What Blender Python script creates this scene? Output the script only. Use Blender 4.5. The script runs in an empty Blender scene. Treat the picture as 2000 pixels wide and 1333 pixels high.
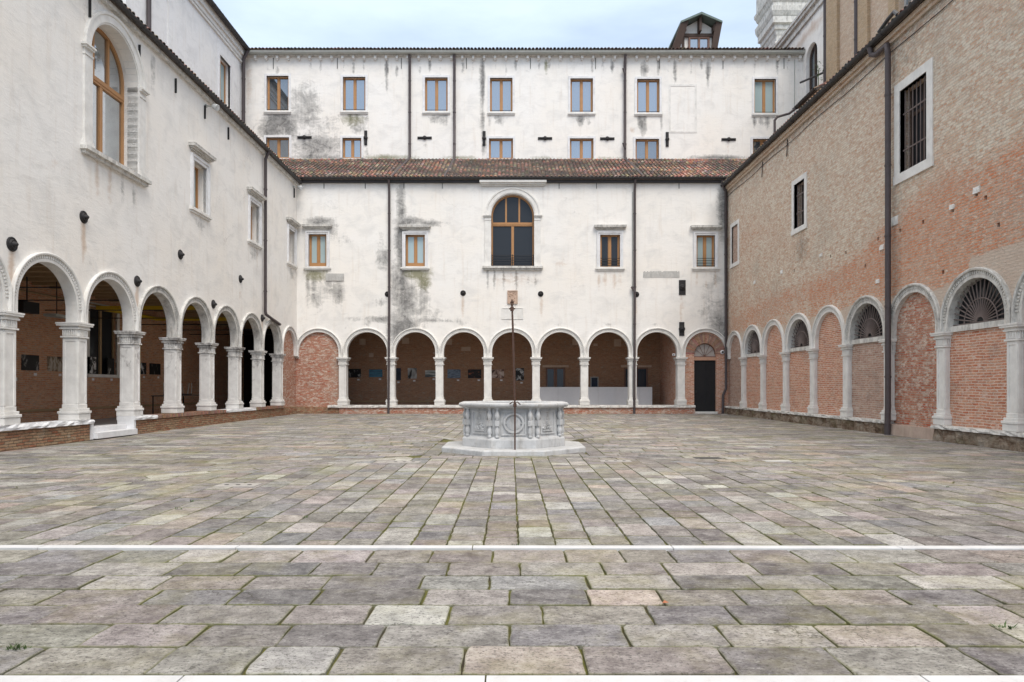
import bpy, math, random
from math import sin, cos, pi, radians, exp, sqrt
from mathutils import Vector, noise as mnoise
from mathutils.geometry import delaunay_2d_cdt
random.seed(7)
SC = bpy.context.scene
COL = SC.collection
# ------------------------------------------------------------------ camera
FPX = 1316.0; VPX = 998.0; HY = 755.0; CH = 1.47
cam = bpy.data.cameras.new('camera'); camo = bpy.data.objects.new('camera', cam); COL.objects.link(camo)
camo.location = (0, 0, CH); camo.rotation_euler = (radians(90), 0, 0)
cam.sensor_width = 36; cam.lens = 36*FPX/2000
cam.shift_x = (1000-VPX)/2000; cam.shift_y = (HY-666.5)/2000
cam.clip_start = .05; cam.clip_end = 2000
SC.camera = camo
# ------------------------------------------------------------------ sky, sun, exposure
SUN_EL, SUN_AZ = radians(55), radians(160)      # azimuth clockwise from +Y: from behind, a little to the left
w = bpy.data.worlds.new('World'); SC.world = w; w.use_nodes = True
nt = w.node_tree; nt.nodes.clear()
def N(t, **k):
    n = nt.nodes.new(t)
    for a, b in k.items(): setattr(n, a, b)
    return n
out = N('ShaderNodeOutputWorld'); bg = N('ShaderNodeBackground'); bg.inputs[1].default_value = .1
sky = N('ShaderNodeTexSky', sky_type='NISHITA'); sky.sun_disc = False
sky.sun_elevation = SUN_EL; sky.sun_rotation = SUN_AZ; sky.air_density = 1.0; sky.dust_density = 1.2
tc = N('ShaderNodeTexCoord'); mp = N('ShaderNodeMapping'); mp.inputs['Scale'].default_value = (1.1, 1.6, 4.2)
mp.inputs['Rotation'].default_value = (.25, .35, .3)
ns = N('ShaderNodeTexNoise'); ns.inputs['Scale'].default_value = 1.7; ns.inputs['Detail'].default_value = 7; ns.inputs['Roughness'].default_value = .55
rp = N('ShaderNodeValToRGB'); rp.color_ramp.elements[0].position = .36; rp.color_ramp.elements[0].color = (.58,)*3+(1,)
rp.color_ramp.elements[1].position = .64; rp.color_ramp.elements[1].color = (1.,)*3+(1,)
mx = N('ShaderNodeMix', data_type='RGBA')
# thin bright overcast: paler and whiter overhead, blue veil low over the roofs
sx = N('ShaderNodeSeparateXYZ'); nt.links.new(tc.outputs['Generated'], sx.inputs[0])
er = N('ShaderNodeValToRGB'); er.color_ramp.elements[0].position = .54; er.color_ramp.elements[0].color = (.385, .46, .56, 1)
er.color_ramp.elements[1].position = .80; er.color_ramp.elements[1].color = (1, .945, .87, 1)
nt.links.new(sx.outputs[2], er.inputs[0])
sc_ = N('ShaderNodeVectorMath', operation='SCALE'); sc_.inputs['Scale'].default_value = 13.5; nt.links.new(er.outputs[0], sc_.inputs[0]); nt.links.new(sc_.outputs[0], mx.inputs[7])
nt.links.new(tc.outputs['Generated'], mp.inputs[0]); nt.links.new(mp.outputs[0], ns.inputs['Vector'])
nt.links.new(ns.outputs[0], rp.inputs[0]); nt.links.new(rp.outputs[0], mx.inputs[0])
nt.links.new(sky.outputs[0], mx.inputs[6]); nt.links.new(mx.outputs[2], bg.inputs[0]); nt.links.new(bg.outputs[0], out.inputs[0])
sl = bpy.data.lights.new('sun', 'SUN'); sl.energy = 1.45; sl.angle = radians(30); sl.color = (1, .95, .88)
so = bpy.data.objects.new('sun', sl); COL.objects.link(so)
d = Vector((sin(SUN_AZ)*cos(SUN_EL), cos(SUN_AZ)*cos(SUN_EL), sin(SUN_EL)))
so.rotation_euler = d.to_track_quat('Z', 'Y').to_euler()
SC.view_settings.view_transform = 'Standard'; SC.view_settings.look = 'None'
SC.view_settings.exposure = .72; SC.view_settings.gamma = 1
SC.cycles.max_bounces = 7; SC.cycles.diffuse_bounces = 5
# ------------------------------------------------------------------ material helpers
class NT:
    def __init__(s, name):
        s.m = bpy.data.materials.new(name); s.m.use_nodes = True
        s.t = s.m.node_tree; s.t.nodes.clear(); s.o = s.n('ShaderNodeOutputMaterial')
    def n(s, t, **k):
        n = s.t.nodes.new(t)
        for a, b in k.items(): setattr(n, a, b)
        return n
    def set(s, sock, v):
        if isinstance(v, bpy.types.NodeSocket): s.t.links.new(v, sock)
        elif isinstance(v, (tuple, list)) and len(v) == 3 and sock.type == 'RGBA': sock.default_value = tuple(v)+(1,)
        else: sock.default_value = v
    def math(s, op, a, b=0, c=0, clamp=False):
        n = s.n('ShaderNodeMath', operation=op, use_clamp=clamp); s.set(n.inputs[0], a); s.set(n.inputs[1], b); s.set(n.inputs[2], c); return n.outputs[0]
    def mix(s, a, b, f, mode='MIX'):
        n = s.n('ShaderNodeMix', data_type='RGBA', blend_type=mode); s.set(n.inputs[0], f); s.set(n.inputs[6], a); s.set(n.inputs[7], b); return n.outputs[2]
    def ramp(s, f, *st):
        n = s.n('ShaderNodeValToRGB'); cr = n.color_ramp
        while len(cr.elements) < len(st): cr.elements.new(.5)
        for e, (p, c) in zip(cr.elements, st):
            e.position = p; e.color = (tuple(c)+(1,)) if isinstance(c, tuple) else (c, c, c, 1)
        s.set(n.inputs[0], f); return n.outputs[0]
    def obj(s): return s.n('ShaderNodeTexCoord').outputs['Object']
    def scale(s, v, sc):
        n = s.n('ShaderNodeVectorMath', operation='MULTIPLY'); s.set(n.inputs[0], v); n.inputs[1].default_value = sc; return n.outputs[0]
    def noise(s, v, sc, det=4, ro=.55, dist=0):
        n = s.n('ShaderNodeTexNoise'); s.set(n.inputs['Vector'], v); n.inputs['Scale'].default_value = sc
        n.inputs['Detail'].default_value = det; n.inputs['Roughness'].default_value = ro; n.inputs['Distortion'].default_value = dist
        return n.outputs[0]
    def attr(s, name):
        return s.n('ShaderNodeAttribute', attribute_name=name).outputs['Color']
    def crack(s, v, sc, wd, cover):
        x = s.n('ShaderNodeVectorMath', operation='ADD'); s.set(x.inputs[0], v)
        nn = s.n('ShaderNodeTexNoise'); s.set(nn.inputs['Vector'], v); nn.inputs['Scale'].default_value = sc*2.5; nn.inputs['Detail'].default_value = 5
        y = s.n('ShaderNodeVectorMath', operation='SCALE'); s.set(y.inputs[0], nn.outputs['Color']); y.inputs['Scale'].default_value = .9/sc; s.set(x.inputs[1], y.outputs[0])
        q = s.n('ShaderNodeTexVoronoi', feature='DISTANCE_TO_EDGE'); s.set(q.inputs['Vector'], x.outputs[0]); q.inputs['Scale'].default_value = sc
        return s.math('MULTIPLY', s.ramp(q.outputs['Distance'], (0., 1.), (wd, 0.)), s.ramp(s.noise(v, sc*.45, 3), (cover, 0.), (cover+.06, 1.)))
    def sep(s, c):
        n = s.n('ShaderNodeSeparateColor'); s.set(n.inputs[0], c); return n.outputs
    def uz(s, wob=0.0):
        """(x+y, z) wall coordinate"""
        v = s.obj(); q = s.n('ShaderNodeSeparateXYZ'); s.set(q.inputs[0], v)
        u = s.math('ADD', q.outputs[0], q.outputs[1]); z = q.outputs[2]
        if wob:
            z = s.math('ADD', z, s.math('MULTIPLY', s.math('SUBTRACT', s.noise(s.scale(v, (1, 1, 1)), 1.3, 3), .5), wob))
            u = s.math('ADD', u, s.math('MULTIPLY', s.math('SUBTRACT', s.noise(s.scale(v, (1, 1, 9)), .9, 3), .5), wob*4))
        c = s.n('ShaderNodeCombineXYZ'); s.set(c.inputs[0], u); s.set(c.inputs[1], z); return c.outputs[0]
    def bump(s, h, st=.3, dist=.02):
        n = s.n('ShaderNodeBump'); n.inputs['Strength'].default_value = st; n.inputs['Distance'].default_value = dist; s.set(n.inputs['Height'], h); return n.outputs[0]
    def bsdf(s, col, rough=.8, metal=0, normal=None, spec=.3):
        b = s.n('ShaderNodeBsdfPrincipled'); s.set(b.inputs['Base Color'], col); s.set(b.inputs['Roughness'], rough)
        b.inputs['Metallic'].default_value = metal; b.inputs['Specular IOR Level'].default_value = spec
        if normal is not None: s.set(b.inputs['Normal'], normal)
        return b.outputs[0]
    def done(s, sh): s.t.links.new(sh, s.o.inputs[0]); return s.m

def simple(name, col, rough=.7, metal=0, var=.25, sc=6, bump=.15):
    t = NT(name); v = t.obj(); n = t.noise(v, sc, 5, .6)
    c = t.mix(tuple(x*(1-var) for x in col), tuple(min(1, x*(1+var)) for x in col), n)
    return t.done(t.bsdf(c, rough, metal, t.bump(t.noise(v, sc*6, 3), bump, .01)))

def plaster(name, base, warm):
    t = NT(name); v = t.obj()
    big = t.noise(v, .35, 4, .5); mid = t.noise(t.scale(v, (1, 1, 1.3)), 1.1, 8, .62, .6); fin = t.noise(v, 22, 4, .6)
    c = t.mix(base, warm, t.ramp(big, (.38, 0.), (.66, 1.)))
    c = t.mix(c, tuple(x*.80 for x in base), t.ramp(mid, (.48, 0.), (.78, .9)))
    rip = t.noise(t.scale(v, (1, 1, 3.2)), 2.3, 6, .68, .5)      # brickwork faintly telegraphing through
    c = t.mix(c, tuple(x*.70 for x in base), t.math('MULTIPLY', t.ramp(rip, (.57, 0.), (.74, 1.)), .42))
    stk = t.noise(t.scale(v, (3.2, 3.2, .3)), 1.5, 4, .6)
    c = t.mix(c, (.60, .51, .42), t.math('MULTIPLY', t.ramp(stk, (.54, 0.), (.8, 1.)), .35))
    r, g, b = t.sep(t.attr('wear'))[:3]
    brk = t.math('ADD', t.math('MULTIPLY', t.noise(t.scale(v, (1, 1, 1.5)), 1.7, 10, .80, .8), 1.35), t.math('MULTIPLY', t.noise(t.scale(v, (6, 6, .7)), 1.6, 6, .7, .3), .45))
    def patch(ch, k=1.0):
        x = t.math('ADD', t.math('MULTIPLY', ch, 1.05*k), t.math('SUBTRACT', brk, 1.22))
        x = t.ramp(x, (.0, 0.), (.2, .45), (.52, 1.)); return t.math('MULTIPLY', x, t.ramp(ch, (.02, 0.), (.35, 1.)))
    gk = t.mix((.05, .05, .052), (.32, .315, .305), t.ramp(t.noise(v, 3.4, 9, .82, .6), (.38, 0.), (.64, 1.)))
    c = t.mix(c, (.32, .28, .25), t.math('MULTIPLY', t.crack(v, .42, .008, .56), .32))
    c = t.mix(c, gk, t.math('MULTIPLY', patch(r), .88))
    c = t.mix(c, (.17, .165, .07), t.math('MULTIPLY', patch(g), .8))
    c = t.mix(c, (.45, .28, .16), t.math('MULTIPLY', patch(b), .55))
    h = t.math('ADD', t.math('MULTIPLY', rip, 1.0), t.math('MULTIPLY', fin, .35))
    return t.done(t.bsdf(c, .9, 0, t.bump(h, .40, .025), .15))

def bricks(name, c1, c2, mortar, dirt=.25, pale=.0, palec=(.55, .48, .40), redc=None, wear=False, bw=.255, rh=.07, ms=.009, bs=.7, greyc=(.16, .14, .12)):
    t = NT(name); v = t.obj(); uv = t.uz(.07)
    b = t.n('ShaderNodeTexBrick'); t.set(b.inputs['Vector'], uv)
    for k, x in (('Scale', 1.), ('Mortar Size', ms), ('Mortar Smooth', .35), ('Bias', 0.), ('Brick Width', bw), ('Row Height', rh)): b.inputs[k].default_value = x
    t.set(b.inputs['Color1'], c1); t.set(b.inputs['Color2'], c2); t.set(b.inputs['Mortar'], mortar)
    # second per-brick random: same brick lattice with black / white
    b2 = t.n('ShaderNodeTexBrick'); b2.offset_frequency = 2; t.set(b2.inputs['Vector'], uv)
    for k, x in (('Scale', 1.), ('Mortar Size', 0.), ('Mortar Smooth', 0.), ('Bias', -.25), ('Brick Width', bw/2), ('Row Height', rh)): b2.inputs[k].default_value = x
    t.set(b2.inputs['Color1'], (0, 0, 0)); t.set(b2.inputs['Color2'], (1, 1, 1)); t.set(b2.inputs['Mortar'], (.5, .5, .5))
    c = b.outputs['Color']; bf = b.outputs['Fac']
    if redc is not None:
        r, g, bl = t.sep(t.attr('wear'))[:3]
        nz = t.noise(t.scale(v, (1, 1, 1.6)), 1.6, 7, .7)
        rm = t.ramp(t.math('ADD', bl, t.math('ADD', t.math('SUBTRACT', nz, .5), t.math('MULTIPLY', t.math('SUBTRACT', t.noise(t.scale(v, (3.6, 3.6, 10)), 1.7, 5, .8), .5), 1.1))), (.28, 0.), (.80, 1.))
        notm = t.math('SUBTRACT', 1, bf)
        c = t.mix(c, redc, t.math('MULTIPLY', rm, t.math('ADD', t.math('MULTIPLY', notm, .72), .24)))
    c = t.mix(c, greyc, t.math('MULTIPLY', t.sep(b2.outputs['Color'])[0], .22))
    sp = t.noise(t.scale(v, (4, 4, 12)), 1.5, 6, .75)
    c = t.mix(c, tuple(min(.8, x*1.35) for x in c2), t.math('MULTIPLY', t.ramp(sp, (.5, 0.), (.68, 1.)), .6))
    sq = t.noise(t.scale(v, (3.1, 3.1, 9)), 1.9, 6, .8)
    c = t.mix(c, tuple(x*.45 for x in c1), t.math('MULTIPLY', t.ramp(sq, (.53, 0.), (.70, 1.)), .7))
    if pale:
        pn = t.noise(t.scale(v, (1, 1, 2)), 2.3, 9, .78)
        lo = .62-pale*.35
        pn = t.math('ADD', pn, t.math('MULTIPLY', t.math('SUBTRACT', t.sep(b2.outputs['Color'])[1], .5), .34))
        pm = t.ramp(t.math('ADD', pn, t.math('MULTIPLY', t.math('SUBTRACT', t.noise(t.scale(v, (4, 4, 11)), 1.3, 5, .8), .5), .9)), (lo, 0.), (lo+.16, 1.))
        if redc is not None: pm = t.math('MULTIPLY', pm, t.math('SUBTRACT', 1, t.math('MULTIPLY', rm, .62)))
        c = t.mix(c, palec, t.math('MULTIPLY', pm, .8))
    if pale > .5:
        lg = t.noise(v, .30, 5, .6)
        c = t.mix(c, (.50, .45, .38), t.math('MULTIPLY', t.ramp(lg, (.52, 0.), (.68, 1.)), .40))
        c = t.mix(c, (.62, .40, .29), t.math('MULTIPLY', t.ramp(lg, (.34, 1.), (.48, 0.)), .30))
        c = t.mix(c, (.30, .24, .19), t.math('MULTIPLY', bf, .38))
        c = t.mix(c, (.80, .74, .65), t.math('MULTIPLY', t.ramp(t.noise(t.scale(v, (3.6, 3.6, 9)), 1.7, 5, .75), (.57, 0.), (.62, 1.)), .7))
        c = t.mix(c, (.09, .07, .055), t.math('MULTIPLY', t.ramp(t.noise(t.scale(v, (3, 3, 9)), 2.3, 4, .7), (.655, 0.), (.69, 1.)), .7))
    dn = t.noise(t.scale(v, (1, 1, 1.5)), .8, 8, .72)
    c = t.mix(c, greyc, t.math('MULTIPLY', t.ramp(dn, (.52, 0.), (.78, 1.)), dirt))
    pit = t.noise(t.scale(v, (1, 1, 1.8)), 9, 4, .7)
    c = t.mix(c, (.07, .05, .04), t.math('MULTIPLY', t.ramp(pit, (.64, 0.), (.74, 1.)), .55))
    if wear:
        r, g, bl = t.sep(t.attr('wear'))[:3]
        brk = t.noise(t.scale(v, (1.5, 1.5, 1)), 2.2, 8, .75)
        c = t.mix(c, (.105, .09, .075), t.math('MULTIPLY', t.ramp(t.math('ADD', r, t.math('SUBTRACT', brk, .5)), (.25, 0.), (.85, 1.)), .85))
        pm2 = t.ramp(t.math('ADD', g, t.math('SUBTRACT', brk, .5)), (.42, 0.), (.6, 1.))
        pc = t.mix((.58, .46, .38), (.66, .59, .50), t.noise(v, 1.5, 5))
        c = t.mix(c, pc, t.math('MULTIPLY', pm2, .88))
    h = t.math('SUBTRACT', t.math('ADD', t.math('MULTIPLY', sp, .8), t.math('MULTIPLY', t.noise(v, 14, 5, .7), .8)), t.math('MULTIPLY', bf, .7))
    return t.done(t.bsdf(c, .92, 0, t.bump(h, bs, .03), .15))

def stone(name, base=(.74, .73, .70), grime=.35, gsc=2.2, warmth=.2, bump=.3, gcol=(.10, .095, .09)):
    t = NT(name); v = t.obj()
    a = t.noise(v, 3.1, 6, .62); f = t.noise(v, 40, 4, .6)
    c = t.mix(base, tuple(x*.80 for x in base), t.ramp(a, (.4, 0.), (.75, 1.)))
    c = t.mix(c, (.62, .54, .44), t.math('MULTIPLY', t.ramp(t.noise(t.scale(v, (3, 3, .8)), 2.1, 5), (.5, 0.), (.75, 1.)), warmth))
    g = t.noise(t.scale(v, (2, 2, .7)), gsc, 8, .78, .4)
    c = t.mix(c, gcol, t.math('MULTIPLY', t.ramp(g, (.64-grime*.25, 0.), (.78, 1.)), min(.9, grime*1.3)))
    c = t.mix(c, tuple(x*.55 for x in base), t.math('MULTIPLY', t.ramp(f, (.6, 0.), (.75, 1.)), .25))
    h = t.math('ADD', t.noise(v, 7, 6, .7), t.math('MULTIPLY', f, .3))
    return t.done(t.bsdf(c, .75, 0, t.bump(h, bump, .02), .3))

def unit(name, var=.35, rough=.85, sc=9, bump=.5):
    """colour of each unit (slab, tile, voussoir) comes from the face attribute"""
    t = NT(name); v = t.obj(); c = t.attr('tint')
    n = t.noise(v, sc, 6, .7)
    c = t.mix(t.mix(c, (0, 0, 0), var), t.mix(c, (1, 1, 1), var*.25), t.ramp(n, (.3, 0.), (.7, 1.)))
    return t.done(t.bsdf(c, rough, 0, t.bump(n, bump, .015), .2))

def glass(name, body, gloss, rough=.01, tint=(.9, .95, 1)):
    t = NT(name); v = t.obj()
    b = t.bsdf(body, .5, 0, None, .2); g = t.n('ShaderNodeBsdfGlossy'); g.inputs[0].default_value = tuple(tint)+(1,); g.inputs[1].default_value = rough
    t.set(g.inputs['Normal'], t.bump(t.noise(v, .5, 1), .012, .05))
    m = t.n('ShaderNodeMixShader'); m.inputs[0].default_value = gloss
    t.t.links.new(b, m.inputs[1]); t.t.links.new(g.outputs[0], m.inputs[2]); return t.done(m.outputs[0])

M = {}
M['plaster'] = plaster('aged_white_plaster', (.84, .82, .79), (.84, .80, .745))
M['plaster_cool'] = plaster('cool_white_plaster', (.78, .78, .785), (.79, .78, .765))
M['brick_pale'] = bricks('pale_weathered_brick', (.60, .355, .24), (.72, .55, .42), (.74, .66, .55), .18, .74, (.82, .745, .63), (.64, .245, .125), True, bs=1, rh=.078, ms=.011)
M['brick_fill'] = bricks('orange_red_brick', (.53, .185, .10), (.62, .35, .24), (.72, .60, .51), .45, .30, (.72, .55, .47), ms=.012)
M['brick_grey'] = bricks('greyed_brick', (.38, .21, .155), (.50, .34, .27), (.54, .46, .40), .55, .4, (.58, .47, .40), ms=.012)
M['brick_red'] = bricks('crumbling_red_brick', (.46, .11, .055), (.52, .24, .15), (.52, .41, .34), .35, .58, (.70, .57, .48), bs=1, ms=.012)
M['brick_plinth'] = bricks('mossy_brick_plinth', (.34, .13, .075), (.42, .29, .18), (.14, .12, .09), .5, .12, (.42, .36, .28), greyc=(.10, .10, .06), bs=1)
M['brick_inner_lit'] = bricks('lit_arcade_brick', (.56, .25, .14), (.64, .37, .23), (.58, .45, .34), .35, .22, (.55, .42, .32))  # brighter copy of the arcade brick: light on the left inner wall, in colour
M['brick_inner'] = bricks('arcade_brick', (.37, .175, .10), (.44, .25, .155), (.40, .31, .23), .45, .22, (.42, .33, .25))
M['brick_tan'] = bricks('tan_brick', (.56, .38, .27), (.62, .49, .37), (.56, .48, .39), .2, .5, (.70, .60, .49))
M['brick_quoin'] = bricks('yellow_brown_brick', (.50, .36, .23), (.56, .43, .30), (.42, .33, .22), .25, .1)
M['unit'] = unit('brick_unit'); M['tile'] = unit('clay_tile', .45, .85, 14, .8)
M['stone'] = stone('white_limestone', (.78, .765, .735), .16); M['stone_w'] = stone('weathered_limestone', (.70, .685, .65), .75, 2.8, .35)
M['stone_clean'] = stone('clean_marble', (.76, .76, .77), .12, 2.0, .08)
M['stone_kerb'] = stone('white_stone_strip', (.56, .56, .565), .35, 5.0, .10, .3, (.28, .27, .24))
M['stone_well'] = stone('well_marble', (.52, .525, .53), .60, 3.0, .22, .8, (.17, .165, .155))
M['stone_blush'] = stone('blush_footing_stone', (.50, .385, .32), .35, 4, .4, .6)
M['stone_pink'] = stone('pink_carved_stone', (.55, .40, .31), .3, 6, .5, .6)
M['stone_drain'] = stone('worn_drain_stone', (.36, .34, .32), .4, 5, .2, .7)
M['stone_grey'] = stone('rough_grey_stone', (.50, .49, .47), .5, 7, .1, 1.0)
M['wood'] = simple('honey_wood', (.42, .22, .095), .45, 0, .2, 4); M['wood_d'] = simple('dark_wood', (.075, .05, .04), .7)
M['wood_r'] = simple('red_brown_wood', (.22, .13, .10), .7); M['wood_pale'] = simple('pale_wood', (.36, .25, .14), .7)
M['grille'] = simple('brown_grille_iron', (.17, .135, .125), .7, .1, .3)
M['lead'] = simple('dark_lead', (.055, .053, .055), .55, .2, .3); M['pipe'] = simple('brown_painted_pipe', (.085, .070, .072), .5, .1, .3)
M['zinc'] = simple('pale_zinc', (.42, .43, .40), .6, .1, .25, 3); M['iron'] = simple('black_iron', (.035, .033, .034), .6, .3)
M['rust'] = simple('rusty_iron', (.085, .05, .038), .75, .2, .5, 12); M['copper'] = simple('green_grey_copper', (.13, .17, .155), .6, .2)
M['black'] = simple('matt_black_paint', (.014, .014, .016), .6, 0, .2); M['dark'] = simple('painted_deep_shade', (.02, .02, .022), .8)  # last one: near-black colour standing in for shade in drain holes and passage end
M['white'] = simple('white_board', (.80, .79, .80), .6, 0, .06); M['yellow'] = simple('yellow_steel', (.60, .42, .03), .5, 0, .2)
M['lampglass'] = simple('lamp_shell', (.55, .57, .58), .2, .3); M['floor'] = simple('worn_terrazzo', (.36, .34, .33), .5, 0, .2, 2)
M['ceil'] = simple('dim_ceiling', (.30, .24, .18), .9); M['salmon'] = simple('salmon_lintel', (.50, .29, .20), .8)
M['gl_sky'] = glass('sky_reflecting_glass', (.09, .11, .13), .42, .03, (.84, .90, .96)); M['gl_dark'] = glass('dark_glass', (.012, .014, .018), .028)
M['gl_blind'] = glass('glass_over_pale_blind', (.36, .46, .47), .10); M['gl_left'] = glass('glass_mirroring_courtyard', (.05, .05, .05), .55)
M['leaf'] = simple('small_leaves', (.06, .10, .03), .6, 0, .5, 20)
# rough stone footing
t = NT('rough_footing_stone'); v = t.obj(); a = t.noise(t.scale(v, (1, 1, 1.8)), 2.2, 9, .75, .6)
c = t.ramp(a, (.28, (.05, .035, .025)), (.45, (.20, .14, .10)), (.56, (.33, .27, .21)), (.72, (.46, .41, .35)))
c = t.mix(c, (.10, .11, .04), t.math('MULTIPLY', t.ramp(t.noise(v, 1.6, 5), (.5, 0.), (.7, 1.)), .45))
M['footing'] = t.done(t.bsdf(c, .95, 0, t.bump(t.math('ADD', a, t.math('MULTIPLY', t.noise(v, 9, 5, .7), .4)), 1, .12), .1))
# paving slabs
t = NT('trachyte_paving'); v = t.obj(); c = t.mix(t.attr('tint'), (.02, .015, 0), .27); e = t.sep(t.attr('edge'))[0]
n1 = t.noise(v, 5, 6, .7); n2 = t.noise(t.scale(v, (1, 1.4, 1)), 38, 5, .75); big = t.noise(v, .23, 4, .6); bl = t.noise(v, 1.1, 6, .7)
c = t.mix(t.mix(c, (.02, .015, .02), .42), t.mix(c, (.8, .78, .74), .20), t.ramp(n1, (.34, 0.), (.62, 1.)))
n3 = t.noise(t.scale(v, (1, 1.7, 1)), 12, 9, .88)
c = t.mix(c, (.05, .045, .045), t.math('MULTIPLY', t.ramp(n3, (.53, 0.), (.62, 1.)), .72))
c = t.mix(c, (.05, .045, .045), t.math('MULTIPLY', t.ramp(n2, (.54, 0.), (.60, 1.)), .72))
c = t.mix(c, (.80, .78, .74), t.math('MULTIPLY', t.ramp(n3, (.34, 1.), (.46, 0.)), .45))
c = t.mix(c, (.70, .69, .67), t.math('MULTIPLY', t.ramp(t.noise(v, 2.9, 8, .8), (.66, 0.), (.72, 1.)), .35))
c = t.mix(c, (.05, .045, .035), t.math('MULTIPLY', t.crack(v, 1.7, .016, .56), .8))
c = t.mix(c, (.30, .275, .10), t.math('MULTIPLY', t.ramp(t.math('ADD', bl, t.math('MULTIPLY', big, .5)), (.74, 0.), (1.0, 1.)), .42))
c = t.mix(c, (.10, .095, .075), t.math('MULTIPLY', t.ramp(t.noise(t.scale(v, (.5, 1, 1)), .45, 5, .65, .6), (.50, 0.), (.68, 1.)), .34))
mm = t.math('MULTIPLY', t.ramp(t.math('ADD', e, t.math('SUBTRACT', t.noise(v, 7, 6, .7), .72)), (.15, 0.), (.75, 1.)), t.ramp(t.noise(v, .55, 4, .6), (.36, .25), (.6, 1.)))
c = t.mix(c, (.20, .205, .07), t.math('MULTIPLY', mm, .9))
h = t.math('ADD', t.math('MULTIPLY', n3, .8), t.math('ADD', n1, t.math('MULTIPLY', t.noise(v, 15, 5, .7), .7)))
M['slab'] = t.done(t.bsdf(c, t.ramp(n1, (.3, .62), (.7, .85)), 0, t.bump(h, .9, .02), .28))
t = NT('mossy_joint_soil'); v = t.obj(); a = t.noise(v, 30, 5, .7)
c = t.mix(t.mix((.035, .03, .022), (.12, .10, .07), a), t.mix((.07, .08, .02), (.23, .22, .075), a), t.ramp(t.noise(v, .8, 6, .7), (.40, 0.), (.56, 1.)))
M['soil'] = t.done(t.bsdf(c, .95, 0, t.bump(a, 1, .03), .1))

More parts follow.
